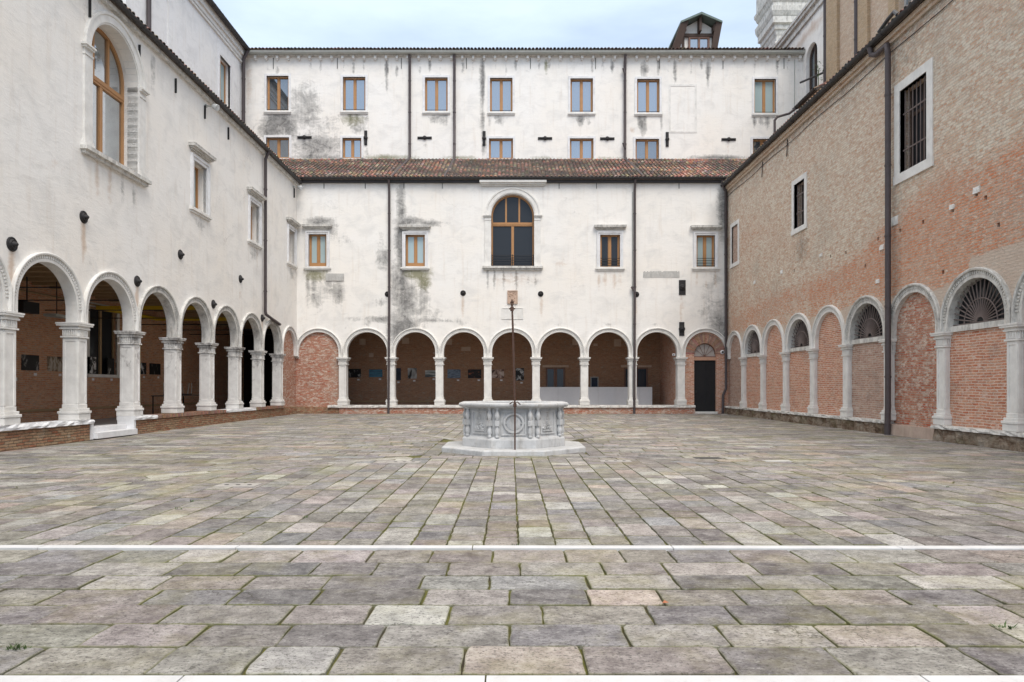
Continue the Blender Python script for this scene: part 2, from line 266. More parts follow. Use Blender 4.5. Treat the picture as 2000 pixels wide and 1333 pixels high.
# ------------------------------------------------------------------ mesh helpers
class Frame:
    """wall frame: a along the wall, z up, d outwards"""
    def __init__(s, O, A, Nn): s.O = Vector(O); s.A = Vector(A); s.N = Vector(Nn)
    def p(s, a, z, d=0): return s.O + s.A*a + s.N*d + Vector((0, 0, z))
class MB:
    def __init__(s): s.v = []; s.f = []; s.c = []; s.cur = (.5, .5, .5); s.w = None; s.e = None
    def add(s, vs, fs):
        o = len(s.v); s.v += [tuple(x) for x in vs]
        for f in fs: s.f.append([i+o for i in f]); s.c.append(s.cur)
        return s
    def box8(s, P): return s.add(P, [(0, 1, 2, 3), (7, 6, 5, 4), (0, 4, 5, 1), (1, 5, 6, 2), (2, 6, 7, 3), (3, 7, 4, 0)])
    def fbox(s, F, a0, a1, z0, z1, d0, d1):
        return s.box8([F.p(a0, z0, d0), F.p(a1, z0, d0), F.p(a1, z1, d0), F.p(a0, z1, d0), F.p(a0, z0, d1), F.p(a1, z0, d1), F.p(a1, z1, d1), F.p(a0, z1, d1)])
    def box(s, x0, x1, y0, y1, z0, z1):
        return s.box8([(x0, y0, z0), (x1, y0, z0), (x1, y1, z0), (x0, y1, z0), (x0, y0, z1), (x1, y0, z1), (x1, y1, z1), (x0, y1, z1)])
    def rough(s, F, a0, a1, z0, z1, d0, d1, j=.015, step=.18):
        """box with a broken, uneven front"""
        n = max(1, int((a1-a0)/step)); rows = []
        for i in range(n+1):
            a = a0+(a1-a0)*i/n; jj = lambda: random.uniform(-j, j)
            rows.append([F.p(a, z0, d0), F.p(a, z0, d1+jj()), F.p(a, (z0+z1)/2+jj()*.4, d1+jj()), F.p(a, z1+jj()*.6, d1-.012+jj()), F.p(a, z1, d0)])
        o = len(s.v); vs = [x for r in rows for x in r]; fs = []
        for i in range(n):
            for k in range(5): fs.append((i*5+k, i*5+(k+1) % 5, (i+1)*5+(k+1) % 5, (i+1)*5+k))
        fs += [(0, 1, 2, 3, 4), tuple(n*5+k for k in (4, 3, 2, 1, 0))]
        return s.add(vs, fs)
    def tube(s, P, r, n=8, caps=True):
        P = [Vector(p) for p in P]; R = r if isinstance(r, (list, tuple)) else [r]*len(P); vs = []; x = None
        for i, p in enumerate(P):
            d0_ = (P[i]-P[i-1]).normalized() if i else None; d1_ = (P[i+1]-P[i]).normalized() if i < len(P)-1 else None
            dd = ((d0_ or d1_)+(d1_ or d0_)).normalized()
            if x is None: x = dd.cross(Vector((0, 0, 1)) if abs(dd.z) < .9 else Vector((0, 1, 0)))
            x = x-dd*x.dot(dd); x.normalize(); y = dd.cross(x)
            for k in range(n): vs.append(p+(x*cos(2*pi*k/n+pi/4)+y*sin(2*pi*k/n+pi/4))*R[i])
        fs = [(i*n+k, i*n+(k+1) % n, (i+1)*n+(k+1) % n, (i+1)*n+k) for i in range(len(P)-1) for k in range(n)]
        if caps: fs += [tuple(range(n))[::-1], tuple((len(P)-1)*n+k for k in range(n))]
        return s.add(vs, fs)
    def lathe(s, O, prof, n=12, ax=None):
        """prof (r, h); ax: axis vector (default up)"""
        O = Vector(O); Z = Vector(ax) if ax is not None else Vector((0, 0, 1)); X = Z.orthogonal().normalized(); Y = Z.cross(X); vs = []
        for r, h in prof:
            for k in range(n): vs.append(O+Z*h+(X*cos(2*pi*k/n)+Y*sin(2*pi*k/n))*r)
        m = len(prof); fs = [(i*n+k, i*n+(k+1) % n, (i+1)*n+(k+1) % n, (i+1)*n+k) for i in range(m-1) for k in range(n)]
        fs += [tuple(range(n))[::-1], tuple((m-1)*n+k for k in range(n))]
        return s.add(vs, fs)
    def arch(s, F, c, zs, zc, prof, n=24, closed=True, a_lo=0, a_hi=pi):
        """sweep prof [(r,d)..] round a stilted arch: springing zs, centre zc"""
        st = []
        if zs is not None and zs < zc-1e-4: st.append(('l', zs))
        for i in range(n+1): st.append(('a', pi-(a_lo+(a_hi-a_lo)*i/n)))
        if zs is not None and zs < zc-1e-4: st.append(('r', zs))
        vs = []
        for k, x in st:
            for r, dd in prof:
                if k == 'l': vs.append(F.p(c-r, x, dd))
                elif k == 'r': vs.append(F.p(c+r, x, dd))
                else: vs.append(F.p(c+r*cos(x), zc+r*sin(x), dd))
        m = len(prof); fs = []
        for i in range(len(st)-1):
            for k in range(m if closed else m-1): fs.append((i*m+k, i*m+(k+1) % m, (i+1)*m+(k+1) % m, (i+1)*m+k))
        if closed: fs += [tuple(range(m)), tuple((len(st)-1)*m+k for k in range(m))[::-1]]
        return s.add(vs, fs)
    def sweep_frame(s, F, pts, prof):
        pass
    def build(s, name, mat, parent=None, smooth=False, bevel=0, label=None, kind=None):
        me = bpy.data.meshes.new(name); off = world_loc(parent)
        me.from_pydata([(x-off[0], y-off[1], z-off[2]) for x, y, z in s.v], [], s.f); me.update()
        if s.c and any(c != (.5, .5, .5) for c in s.c):
            at = me.attributes.new('tint', 'FLOAT_COLOR', 'FACE'); at.data.foreach_set('color', [q for c in s.c for q in (*c, 1)])
        if s.w: at = me.attributes.new('wear', 'FLOAT_COLOR', 'POINT'); at.data.foreach_set('color', [q for c in s.w for q in (*c, 1)])
        if s.e: at = me.attributes.new('edge', 'FLOAT', 'POINT'); at.data.foreach_set('value', s.e)
        import bmesh
        if not s.e:
            bm = bmesh.new(); bm.from_mesh(me); bmesh.ops.recalc_face_normals(bm, faces=bm.faces); bm.to_mesh(me); bm.free()
        if smooth:
            me.shade_smooth()
            me.set_sharp_from_angle(angle=radians(40))
        me.materials.append(M[mat] if isinstance(mat, str) else mat)
        o = bpy.data.objects.new(name, me); COL.objects.link(o)
        if parent is not None: o.parent = parent
        if bevel:
            b = o.modifiers.new('bevel', 'BEVEL'); b.width = bevel; b.segments = 2; b.limit_method = 'ANGLE'
        if label: o['label'] = label
        if kind: o['kind'] = kind
        return o
def world_loc(p):
    x = Vector((0, 0, 0))
    while p is not None: x += p.location; p = p.parent
    return x
def thing(name, label, cat, loc=(0, 0, 0), group=None):
    o = bpy.data.objects.new(name, None); COL.objects.link(o); o.location = loc; o.empty_display_size = .3
    o['label'] = label; o['category'] = cat
    if group: o['group'] = group
    return o
def tag(o, label, cat, group=None):
    o['label'] = label; o['category'] = cat
    if group: o['group'] = group
    return o
def inside(poly, x, y):
    r = False; n = len(poly); j = n-1
    for i in range(n):
        xi, yi = poly[i]; xj, yj = poly[j]
        if (yi > y) != (yj > y) and x < (xj-xi)*(y-yi)/(yj-yi)+xi: r = not r
        j = i
    return r
def rect(a0, a1, z0, z1): return [(a0, z0), (a1, z0), (a1, z1), (a0, z1)]
def archpoly(c, r, z0, zc, n=20): return [(c-r, z0)]+[(c+r*cos(pi-pi*i/n), zc+r*sin(pi-pi*i/n)) for i in range(n+1)]+[(c+r, z0)]
def wallmesh(F, outline, holes, th, wear=None, grid=.3, d0=0):
    """one wall: gridded front with true openings, reveals and a back"""
    V = [Vector(p) for p in outline]; E = [(i, (i+1) % len(outline)) for i in range(len(outline))]; loops = [list(range(len(outline)))]
    for h in holes:
        o = len(V); V += [Vector(p) for p in h]; E += [(o+i, o+(i+1) % len(h)) for i in range(len(h))]; loops.append([o+i for i in range(len(h))])
    xs = [p[0] for p in outline]; zs = [p[1] for p in outline]; x = min(xs)+grid/2
    if wear:
        while x < max(xs):
            z = min(zs)+grid/2
            while z < max(zs):
                q = (x+random.uniform(-.02, .02), z+random.uniform(-.02, .02))
                if inside(outline, *q) and not any(inside(h, *q) for h in holes): V.append(Vector(q))
                z += grid
            x += grid
    V2, E2, F2, ov, oe, of = delaunay_2d_cdt(V, E, [], 0, 1e-5)
    tr = []
    for f in F2:
        cx = sum(V2[i][0] for i in f)/len(f); cz = sum(V2[i][1] for i in f)/len(f)
        if inside(outline, cx, cz) and not any(inside(h, cx, cz) for h in holes): tr.append(list(f))
    m = MB(); n = len(V2)
    m.add([F.p(p[0], p[1], d0) for p in V2], tr)
    m.add([F.p(p[0], p[1], d0-th) for p in V2], [f[::-1] for f in tr])
    # reveals: boundary edges
    cnt = {}
    for f in tr:
        for i in range(len(f)):
            k = tuple(sorted((f[i], f[(i+1) % len(f)]))); cnt[k] = cnt.get(k, 0)+1
    for (i, j), c in cnt.items():
        if c == 1: m.f.append([i, j, j+n, i+n]); m.c.append(m.cur)
    if wear:
        wv = [wear(p[0], p[1]) for p in V2]; m.w = wv+wv
    return m
def blobs(lst, X, Z, s):
    """lst of (px, py, rx, ry, strength, channel); lookup in photo-measured wall units"""
    L = [(X(px), Z(py), rx*s, ry*s, st, ch) for px, py, rx, ry, st, ch in lst]
    def f(a, z):
        v = [0, 0, 0]
        for cx, cz, rx, rz, st, ch in L:
            q = ((a-cx)/rx)**2+((z-cz)/rz)**2
            if q < 6: v[ch] = max(v[ch], st*exp(-q*.7))
        return tuple(v)
    return f

# ------------------------------------------------------------------ component builders
def column(F, a, z0, z1, par, w=.38, d0=-.38, dc=.03, mat='stone', fine=False):
    sh = MB(); h = w/2; cz = z1-.40; bz = z0+.42
    sh.fbox(F, a-h, a+h, bz, cz, d0, dc)
    # sunk panel frame on the courtyard face and the near face
    for (u0, u1) in ((a-h, a-h+.06), (a+h-.06, a+h)): sh.fbox(F, u0, u1, bz+.02, cz-.02, dc, dc+.018)
    sh.fbox(F, a-h+.06, a+h-.06, cz-.09, cz-.02, dc, dc+.018)
    # same on the face turned to the camera side
    sh.fbox(F, a-h-.016, a-h, bz+.02, cz-.02, d0, d0+.06); sh.fbox(F, a-h-.016, a-h, bz+.02, cz-.02, dc-.06, dc); sh.fbox(F, a-h-.016, a-h, cz-.09, cz-.02, d0+.06, dc-.06)
    s = sh.build('column', mat, par)
    c = MB(); cz = z1-.40; prof = [(0, .04, .05), (.04, .22, .012), (.22, .27, .065), (.27, .31, .045), (.31, .36, .115), (.36, .40, .13)]
    for (q0, q1, e) in prof: c.fbox(F, a-h-e, a+h+e, cz+q0, cz+q1, d0-e, dc+e)
    for k in range(7):
        u = a-h+.02+k*(w-.04)/6; c.fbox(F, u-.014, u+.014, cz+.05, cz+.21, dc+.0125, dc+.045)
        u = d0+.02+k*(dc-d0-.04)/6; c.fbox(F, a-h-.045, a-h-.0125, cz+.05, cz+.21, u-.014, u+.014)
    c.build('capital', mat, s)
    b = MB()
    for (q0, q1, e) in ((0, .17, .075), (.17, .24, .095), (.24, .31, .06), (.31, .42, .02)): b.fbox(F, a-h-e, a+h+e, z0+q0, z0+q1, d0-e, dc+e)
    b.build('base', mat, s, bevel=.012)
    return s
def archivolt(F, c, zs, zc, ri, ro, par, mat='stone', depth=.28):
    m = MB(); w_ = ro-ri
    m.arch(F, c, zs, zc, [(ri, -depth), (ri, .03), (ri+w_*.30, .035), (ri+w_*.33, .020), (ri+w_*.72, .020), (ri+w_*.75, .085), (ro-.02, .095), (ro, .08), (ro, -.05)], 28)
    n = 46
    for i in range(n):
        t0 = pi*(i+.25)/n; t1 = pi*(i+.75)/n; r0 = ri+w_*.36; r1 = ri+w_*.70
        q = [(r0, t0), (r1, t0), (r1, t1), (r0, t1)]
        m.box8([F.p(c+r*cos(t_), zc+r*sin(t_), .015) for r, t_ in q]+[F.p(c+r*cos(t_), zc+r*sin(t_), .048) for r, t_ in q])
    return m.build('archivolt', mat, par)
def mitre(m, F, a0, a1, z0, z1, w_, d0, d1):
    """four-sided casing outside the opening a0..a1, z0..z1"""
    m.fbox(F, a0-w_, a0, z0, z1+w_, d0, d1); m.fbox(F, a1, a1+w_, z0, z1+w_, d0, d1); m.fbox(F, a0, a1, z1, z1+w_, d0, d1)
def window(F, a0, a1, z0, z1, par, pane='gl_sky', cas=.14, hood=False, rail=0, deep=.16, sill=True, sillw=.06, bottom=.1, studs=False):
    fr = MB(); b = .075; dd = -deep; mid = (a0+a1)/2
    for (u0, u1) in ((a0, a0+b), (a1-b, a1), (mid-b*.75, mid+b*.75)): fr.fbox(F, u0, u1, z0, z1, dd-.07, dd)
    for (q0, q1) in ((z0, z0+bottom), (z1-b, z1)):
        for (u0, u1) in ((a0+b, mid-b*.75), (mid+b*.75, a1-b)): fr.fbox(F, u0, u1, q0, q1, dd-.068, dd-.004)
    for (u0, u1) in ((a0+b, mid-b*.75), (mid+b*.75, a1-b)):       # inner sash beading
        for (p0, p1) in ((u0, u0+.035), (u1-.035, u1)): fr.fbox(F, p0, p1, z0+bottom, z1-b, dd-.062, dd-.02)
    f = fr.build('window', 'wood', par)
    MB().fbox(F, a0+.02, a1-.02, z0+.02, z1-.02, dd-.06, dd-.045).build('pane', pane, f)
    if cas:
        s = MB(); mitre(s, F, a0, a1, z0, z1, cas, -.10, .05)
        if hood:
            mitre(s, F, a0-cas*.55, a1+cas*.55, z0, z1+cas*.55, cas*.45-.004, .03, .085)
        s.fbox(F, a0, a1, z0-.002, z1, -deep-.30, -deep-.09)
        if studs:
            for k in range(9):
                z = z0+.1+k*(z1-z0-.1)/8
                for u in (a0-cas*.3, a1+cas*.3): s.fbox(F, u-.015, u+.015, z-.015, z+.015, .03, .055)
        s.build('stone_surround', 'stone_clean', f)
    if sill:
        s = MB(); s.fbox(F, a0-cas-sillw, a1+cas+sillw, z0-.13, z0-.05, -.05, .12); s.fbox(F, a0-cas-sillw*.4, a1+cas+sillw*.4, z0-.2, z0-.13, -.05, .07)
        s.fbox(F, a0-cas, a1+cas, z0-.05, z0-.001, -deep-.05, .075); s.build('sill', 'stone', f)
    if hood:
        s = MB(); zt = z1+cas+.10
        for (q0, q1, e, d_) in ((0, .05, .02, .08), (.05, .11, .09, .16), (.11, .19, .15, .24), (.19, .22, .16, .25)):
            s.fbox(F, a0-cas-e, a1+cas+e, zt+q0, zt+q1, -.05, d_)
        s.build('hood', 'stone_w', f)
    if rail:
        s = MB()
        for k in range(rail):
            z = z0+.09+k*.13 if rail > 1 else z0+.10
            s.fbox(F, a0, a1, z-.012, z+.012, -.06, -.035)
        s.build('railing', 'iron', f)
    return f
def arched_window(F, c, r, z0, zc, par, pane, top_pane=None, rail=0, deep=.28):
    fr = MB(); b = .085; dd = -deep
    fr.arch(F, c, z0, zc, [(r-b, dd-.08), (r-b, dd), (r, dd), (r, dd-.08)], 28)
    zt = zc-.42
    fr.fbox(F, c-r+b, c+r-b, zt-.10, zt+.10, dd-.08, dd+.012)
    fr.fbox(F, c-r+b, c+r-b, zt-.03, zt+.03, dd, dd+.03)
    fr.fbox(F, c-r+b, c+r-b, z0, z0+b, dd-.078, dd-.002)
    fr.fbox(F, c-.07, c+.07, z0+b, zt-.10, dd-.076, dd)
    for u in (c-r*.31, c+r*.31): fr.fbox(F, u-.045, u+.045, zt+.10, zc+sqrt(max(0, (r-b)**2-(u-c)**2)), dd-.076, dd)
    f = fr.build('window', 'wood', par)
    g = MB(); P = archpoly(c, r-.02, z0, zc, 24); g.add([F.p(a, z, dd-.05) for a, z in P]+[F.p(a, z, dd-.062) for a, z in P], [tuple(range(len(P))), tuple(range(len(P), 2*len(P)))[::-1]])
    g.build('pane', pane, f)
    s = MB(); s.arch(F, c, None, zc, [(r, -deep-.06), (r, .02), (r+.04, .02), (r+.05, .05), (r+.24, .05), (r+.26, .085), (r+.33, .09), (r+.33, -.02)], 32)
    for sg in (-1, 1):
        e0, e1 = (c-r-.34, c-r) if sg < 0 else (c+r, c+r+.34)
        s.fbox(F, e0, e1, z0+.18, zc-.28, -deep-.06, .06)
        ox = (lambda e: (e0-e, e1+.0)) if sg < 0 else (lambda e: (e0-.0, e1+e))
        for (q0, q1, e, d_) in ((-.28, -.22, .02, .08), (-.22, -.10, .0, .055), (-.10, -.05, .05, .12), (-.05, 0, .09, .16)):
            u = ox(e); s.fbox(F, u[0], u[1], zc+q0, zc+q1, -deep-.06, d_)
        for (q0, q1, e, d_) in ((0, .10, .07, .12), (.10, .18, .03, .09)):
            u = ox(e); s.fbox(F, u[0], u[1], z0+q0, z0+q1, -deep-.06, d_)
    s.fbox(F, c-r, c+r, z0-.002, z0+.01, -deep-.35, -deep-.09)
    s.build('stone_surround', 'stone', f)
    s = MB(); s.fbox(F, c-r-.46, c+r+.46, z0-.11, z0-.003, -deep-.05, .20); s.fbox(F, c-r-.40, c+r+.40, z0-.2, z0-.11, -.05, .12); s.build('sill', 'stone_w', f)
    if rail:
        s = MB()
        for k in range(rail): s.fbox(F, c-r+.01, c+r-.01, z0+.08+k*.135, z0+.10+k*.135, -.16, -.135)
        for u in (c-r+.03, c, c+r-.03): s.fbox(F, u-.02, u+.02, z0, z0+.68, -.17, -.15)
        s.build('railing', 'iron', f)
    return f
def rosette(F, a, z, par, r=.15):
    m = MB(); m.lathe(F.p(a, z, -.01), [(r, 0), (r, .03), (r*.90, .045), (r*.80, .032), (r*.64, .05), (r*.58, .075), (r*.44, .07), (r*.34, .09), (r*.30, .13), (r*.12, .16)], 20, F.N)
    return m.build('wall_anchor', 'iron', par, smooth=True)
def tileroof(par, F, a0, a1, z0, run, m_, over=.22, mat='tile', pitch=.215, tl=.40, hue=0, name='roof', rows=None, slab=True, xclip=None):
    """barrel tiles. eave at d=+over, rising inwards with slope m_"""
    m = MB(); L = run+over; ca = 1/sqrt(1+m_*m_); n = int((a1-a0)/pitch); nr = rows or int(L/ca/(tl*.82))+1
    def P(a, s_, h): # s_ along slope from eave, h normal
        return F.p(a, z0+s_*m_*ca+h*ca, over-s_*ca+h*m_*ca)
    m.cur = (.10, .07, .055)
    if slab: m.box8([P(a0, 0, -.12), P(a1, 0, -.12), P(a1, L/ca, -.12), P(a0, L/ca, -.12), P(a0, 0, .005), P(a1, 0, .005), P(a1, L/ca, .005), P(a0, L/ca, .005)])
    pal = [(.30, .13, .085), (.36, .17, .11), (.24, .13, .09), (.20, .15, .11), (.14, .11, .085), (.42, .22, .15), (.30, .20, .14), (.17, .13, .10), (.38, .30, .22)]
    for i in range(n):
        ac = a0+(i+.5)*pitch
        for k in range(nr):
            s0 = k*tl*.82-.05+random.uniform(-.015, .015); s1 = s0+tl
            if s1 > L/ca: break
            t = mnoise.noise(Vector((ac*.35, k*.25, hue)))
            base = random.choice(pal); g = .55 if t < -.05 else (.85 if t < .12 else 1.15)
            if hue and (ac-a0)/(a1-a0) > .62: g *= 1.25
            m.cur = tuple(x*g*random.uniform(.8, 1.2) for x in base)
            r0 = .088+random.uniform(-.006, .006); r1 = .072; ja = ac+random.uniform(-.012, .012); jh = random.uniform(0, .012)
            vs = []
            for (s_, r, hh) in ((s0, r0, .030+jh), (s1, r1, .008+jh)):
                for q in range(7):
                    th = pi*q/6; vs.append(P(ja+r*cos(th), s_, hh+r*.80*sin(th)))
            for q in range(7):
                th = pi*q/6; vs.append(P(ja+(r0-.016)*cos(th), s0+.001, .030+jh+(r0-.016)*.80*sin(th)))
            m.add(vs, [(q, q+1, q+8, q+7) for q in range(6)]+[(q+14, q+15, q+1, q) for q in range(6)])
    return m.build(name, mat, par)
def gutter(par, F, a0, a1, z, dpos, r=.085, mat='lead', hooks=1.6):
    m = MB(); n = 10; vs = []
    steps = max(2, int((a1-a0)/2.2))
    for i in range(steps+1):
        a = a0+(a1-a0)*i/steps; sag = random.uniform(-.008, .008)
        for k in range(n+1):
            th = pi+pi*k/n; vs.append(F.p(a, z+r*sin(th)+sag, dpos+r*cos(th)))
        for k in range(n+1):
            th = 2*pi-pi*k/n; vs.append(F.p(a, z+(r-.012)*sin(th)+sag, dpos+(r-.012)*cos(th)))
    q = 2*(n+1); fs = [(i*q+k, i*q+(k+1) % q, (i+1)*q+(k+1) % q, (i+1)*q+k) for i in range(steps) for k in range(q)]
    fs += [tuple(range(q)), tuple(steps*q+k for k in range(q))[::-1]]
    m.add(vs, fs)
    for i in range(steps+1):   # collars where lengths join
        a = a0+(a1-a0)*i/steps
        m.arch(Frame(F.p(0, 0, 0), F.N, F.A), dpos, None, z, [(r+.012, a-.03), (r+.012, a+.03), (r-.002, a+.03), (r-.002, a-.03)], 8, True, -pi, 0)
    return m.build('gutter', mat, par, smooth=True)
def downpipe(par, pts, r=.065, mat='pipe', name='downpipe'):
    o = MB().tube(pts, r, 12).build(name, mat, par, smooth=True)
    for p, q in zip(pts[:-1], pts[1:]):
        p, q = Vector(p), Vector(q)
        if abs((q-p).normalized().z) > .9 and (q-p).length > 1.5:
            n = int((q-p).length/1.9)
            for i in range(n):
                c = p.lerp(q, (i+.6)/n); MB().lathe(c-Vector((0, 0, .03)), [(r+.014, 0), (r+.014, .06)], 12).build('pipe_bracket', mat, o)
    return o

# ------------------------------------------------------------------ frames
S = 36.2/FPX; SU = 40.7/FPX
FB = Frame((0, 36.2, 0), (1, 0, 0), (0, -1, 0)); FU = Frame((0, 40.7, 0), (1, 0, 0), (0, -1, 0))
XL, XR = -11.5, 11.61
FL = Frame((XL, 0, 0), (0, 1, 0), (1, 0, 0)); FR = Frame((XR, 0, 0), (0, 1, 0), (-1, 0, 0))
bx = lambda p: (p-VPX)*S
bz = lambda p: CH+(HY-p)*S
ux = lambda p: (p-VPX)*SU
uz = lambda p: CH+(HY-p)*SU
PI = pi
exec_parts = []
# ================================================================== GROUND AND PAVING
gm = MB(); gm.add([(-200, -60, -.02), (200, -60, -.02), (200, 400, -.02), (-200, 400, -.02)], [(0, 1, 2, 3)])
gm.build('ground', 'soil', None, kind='structure')
def clip(poly, nx, ny, d_):
    """keep nx*x+ny*y <= d"""
    r = []; n = len(poly)
    for i in range(n):
        p, q = poly[i], poly[(i+1) % n]; a = nx*p[0]+ny*p[1]-d_; b = nx*q[0]+ny*q[1]-d_
        if a <= 0: r.append(p)
        if a*b < 0: t_ = a/(a-b); r.append((p[0]+(q[0]-p[0])*t_, p[1]+(q[1]-p[1])*t_))
    return r
def area(P): return .5*sum(P[i][0]*P[(i+1) % len(P)][1]-P[(i+1) % len(P)][0]*P[i][1] for i in range(len(P)))
def inset(P, g):
    if area(P) < 0: P = P[::-1]
    R = P
    for i in range(len(P)):
        p, q = P[i], P[(i+1) % len(P)]; dx, dy = q[0]-p[0], q[1]-p[1]; l = sqrt(dx*dx+dy*dy)
        if l < 1e-6: continue
        nx, ny = dy/l, -dx/l; R = clip(R, nx, ny, nx*p[0]+ny*p[1]-g)
        if len(R) < 3: return None
    return R
pav = MB(); pav.e = []
PAL = [(.52, .50, .47), (.22, .19, .20), (.33, .285, .275), (.36, .31, .285), (.28, .255, .265), (.38, .35, .315), (.33, .305, .26), (.24, .215, .225), (.42, .395, .365), (.32, .26, .25), (.39, .30, .26), (.48, .455, .42), (.25, .235, .255), (.34, .325, .27), (.28, .28, .295), (.43, .365, .31), (.31, .28, .27), (.35, .30, .295)]
def slab(P, gap=.010, hi=None, light=0):
    P = inset(P, gap*random.uniform(.45, 1.15))
    if not P or abs(area(P)) < .008: return
    cy = sum(p[1] for p in P)/len(P); near = cy < 17
    # corners knocked off, edges divided and wavered
    Q = []; n = len(P); stp = .09 if cy < 9 else (.2 if near else 9)
    for i in range(n):
        p, q, r = P[i-1], P[i], P[(i+1) % n]
        cut = random.uniform(.006, .022) if near else .006
        for o_ in (p, r):
            l = sqrt((o_[0]-q[0])**2+(o_[1]-q[1])**2); t_ = min(.4, cut/max(l, .01)); Q.append((q[0]+(o_[0]-q[0])*t_, q[1]+(o_[1]-q[1])*t_))
        l = sqrt((r[0]-q[0])**2+(r[1]-q[1])**2); k = int(l/stp)
        for j in range(1, k): Q.append((q[0]+(r[0]-q[0])*j/k, q[1]+(r[1]-q[1])*j/k))
    if near:
        jn = .0065 if cy < 9 else .004
        Q = [(x+random.uniform(-jn, jn), y+random.uniform(-jn, jn)) for x, y in Q]
    cx = sum(p[0] for p in Q)/len(Q); cy = sum(p[1] for p in Q)/len(Q)
    z = random.uniform(-.005, .004); tx, ty = random.uniform(-.006, .006), random.uniform(-.006, .006)
    R = lambda k_, zz: [(cx+(x-cx)*k_, cy+(y-cy)*k_, zz+z+tx*(x-cx)+ty*(y-cy)) for x, y in Q]
    sz = sqrt(abs(area(P))); k1 = 1-.012/sz; k2 = 1-.05/sz
    n = len(Q); base = random.choice(PAL); g = random.choice((.62, .8, .9, 1, 1.1, 1.2, 1.45))*random.uniform(.92, 1.08)
    g *= 1+light
    pav.cur = tuple(min(.8, x*g*random.uniform(.97, 1.03)) for x in base)
    rings = R(1.0, -.034)+R(1.0, -.005)+R(k1, 0)+R(max(.3, k2), .0)
    fs = [(a*n+i, a*n+(i+1) % n, (a+1)*n+(i+1) % n, (a+1)*n+i) for a in range(3) for i in range(n)]+[tuple(3*n+i for i in range(n))]
    pav.add(rings, fs); pav.e += [1.0]*n+[.85]*n+[.45]*n+[0.0]*n
def lay(x0, x1, y0, y1, along, w_, l0, l1, clips, gap=.010):
    """running courses; along 'x' or 'y'"""
    c0, c1 = (y0, y1) if along == 'x' else (x0, x1); s0, s1 = (x0, x1) if along == 'x' else (y0, y1); c = c0
    while c < c1-.05:
        ww = min(w_*random.uniform(.93, 1.07), c1-c)
        if c1-c-ww < w_*.4: ww = c1-c
        s_ = s0-random.uniform(0, l1)
        while s_ < s1:
            l = random.uniform(l0, l1); a, b = max(s_, s0), min(s_+l, s1)
            if b-a > .06:
                P = [(a, c), (b, c), (b, c+ww), (a, c+ww)] if along == 'x' else [(c, a), (c+ww, a), (c+ww, b), (c, b)]
                for cl in clips: P = clip(P, *cl) if len(P) > 2 else P
                if len(P) > 2: slab(P, gap)
            s_ += l
        c += ww
CX, CY = .06, 15.82; X0, X1, Y0, Y1 = -11.62, 11.75, 6.22, 36.35
def side(px, py, qx, qy, keep):
    """half plane through p,q keeping point keep"""
    nx, ny = qy-py, -(qx-px); l = sqrt(nx*nx+ny*ny); nx /= l; ny /= l; d_ = nx*px+ny*py
    if nx*keep[0]+ny*keep[1] > d_: nx, ny, d_ = -nx, -ny, -d_
    return nx, ny, d_
cor = dict(nl=(X0, Y0), nr=(X1, Y0), fl=(X0, Y1), fr=(X1, Y1))
def tri(a, b, keep, off=.16):
    r = []
    for k in (a, b):
        nx, ny, d_ = side(CX, CY, *cor[k], keep); r.append((nx, ny, d_-off))
    return r
HW = 1.95   # square of slabs round the well
lay(X0, X1, Y0, CY, 'y', .345, .28, .62, tri('nl', 'nr', (CX, 8))+[(0, 1, CY-HW)])
lay(X0, X1, CY, Y1, 'y', .345, .35, .7, tri('fl', 'fr', (CX, 30))+[(0, -1, -(CY+HW))])
lay(X0, CX, Y0, Y1, 'x', .345, .4, .8, tri('nl', 'fl', (-10, CY))+[(1, 0, CX-HW)])
lay(CX, X1, Y0, Y1, 'x', .345, .4, .8, tri('nr', 'fr', (10, CY))+[(-1, 0, -(CX+HW))])
# diagonal bands and the square band
for k, (qx, qy) in cor.items():
    dv = Vector((qx-CX, qy-CY)); L = dv.length; dv /= L; nv = Vector((-dv.y, dv.x)); s_ = 0
    while s_ < L:
        l = random.uniform(.6, 1.0); o = Vector((CX, CY)); a, b = o+dv*s_, o+dv*min(L, s_+l)
        P = [tuple(a-nv*.16), tuple(b-nv*.16), tuple(b+nv*.16), tuple(a+nv*.16)]
        sx, sy = (1 if qx > CX else -1), (1 if qy > CY else -1)
        mid = (a+b)/2
        if max(abs(mid.x-CX), abs(mid.y-CY)) > HW+.1: slab(P, .008, light=.12)
        s_ += l
for sg in (-1, 1):
    lay(CX-HW, CX+HW, CY+sg*HW-(.34 if sg > 0 else 0), CY+sg*HW+(.34 if sg < 0 else 0), 'x', .33, .6, 1.0, [])
    lay(CX+sg*HW-(.34 if sg > 0 else 0), CX+sg*HW+(.34 if sg < 0 else 0), CY-HW+.34, CY+HW-.34, 'y', .33, .6, 1.0, [])
lay(CX-HW+.34, CX+HW-.34, CY-HW+.34, CY+HW-.34, 'x', .36, .5, .8, [])
# near platform: courses across the view, white stone strips either side
lay(-12, 12, 3.44, 6.07, 'x', .3757, .42, .78, [], .009)
lay(-12, 12, -1.2, 3.22, 'x', .38, .5, .85, [], .011)
pav.build('paving', 'slab', None, kind='structure')
def strip(y0, y1, zz, n, dy=0):
    m = MB(); x = -12.0
    while x < 12:
        l = random.uniform(1.5, 2.3); q0 = y0-dy*x; q1 = y0-dy*(x+l)
        m.box8([(x+.004, q0, -.03), (x+l-.004, q1, -.03), (x+l-.004, q1+y1-y0, -.03), (x+.004, q0+y1-y0, -.03), (x+.004, q0, zz), (x+l-.004, q1, zz), (x+l-.004, q1+y1-y0, zz), (x+.004, q0+y1-y0, zz)])
        x += l
    return m.build('kerb_strip', 'stone_kerb', None, kind='structure', bevel=.003)
strip(6.085, 6.19, .010, 0, .003); strip(3.225, 3.42, .004, 0)
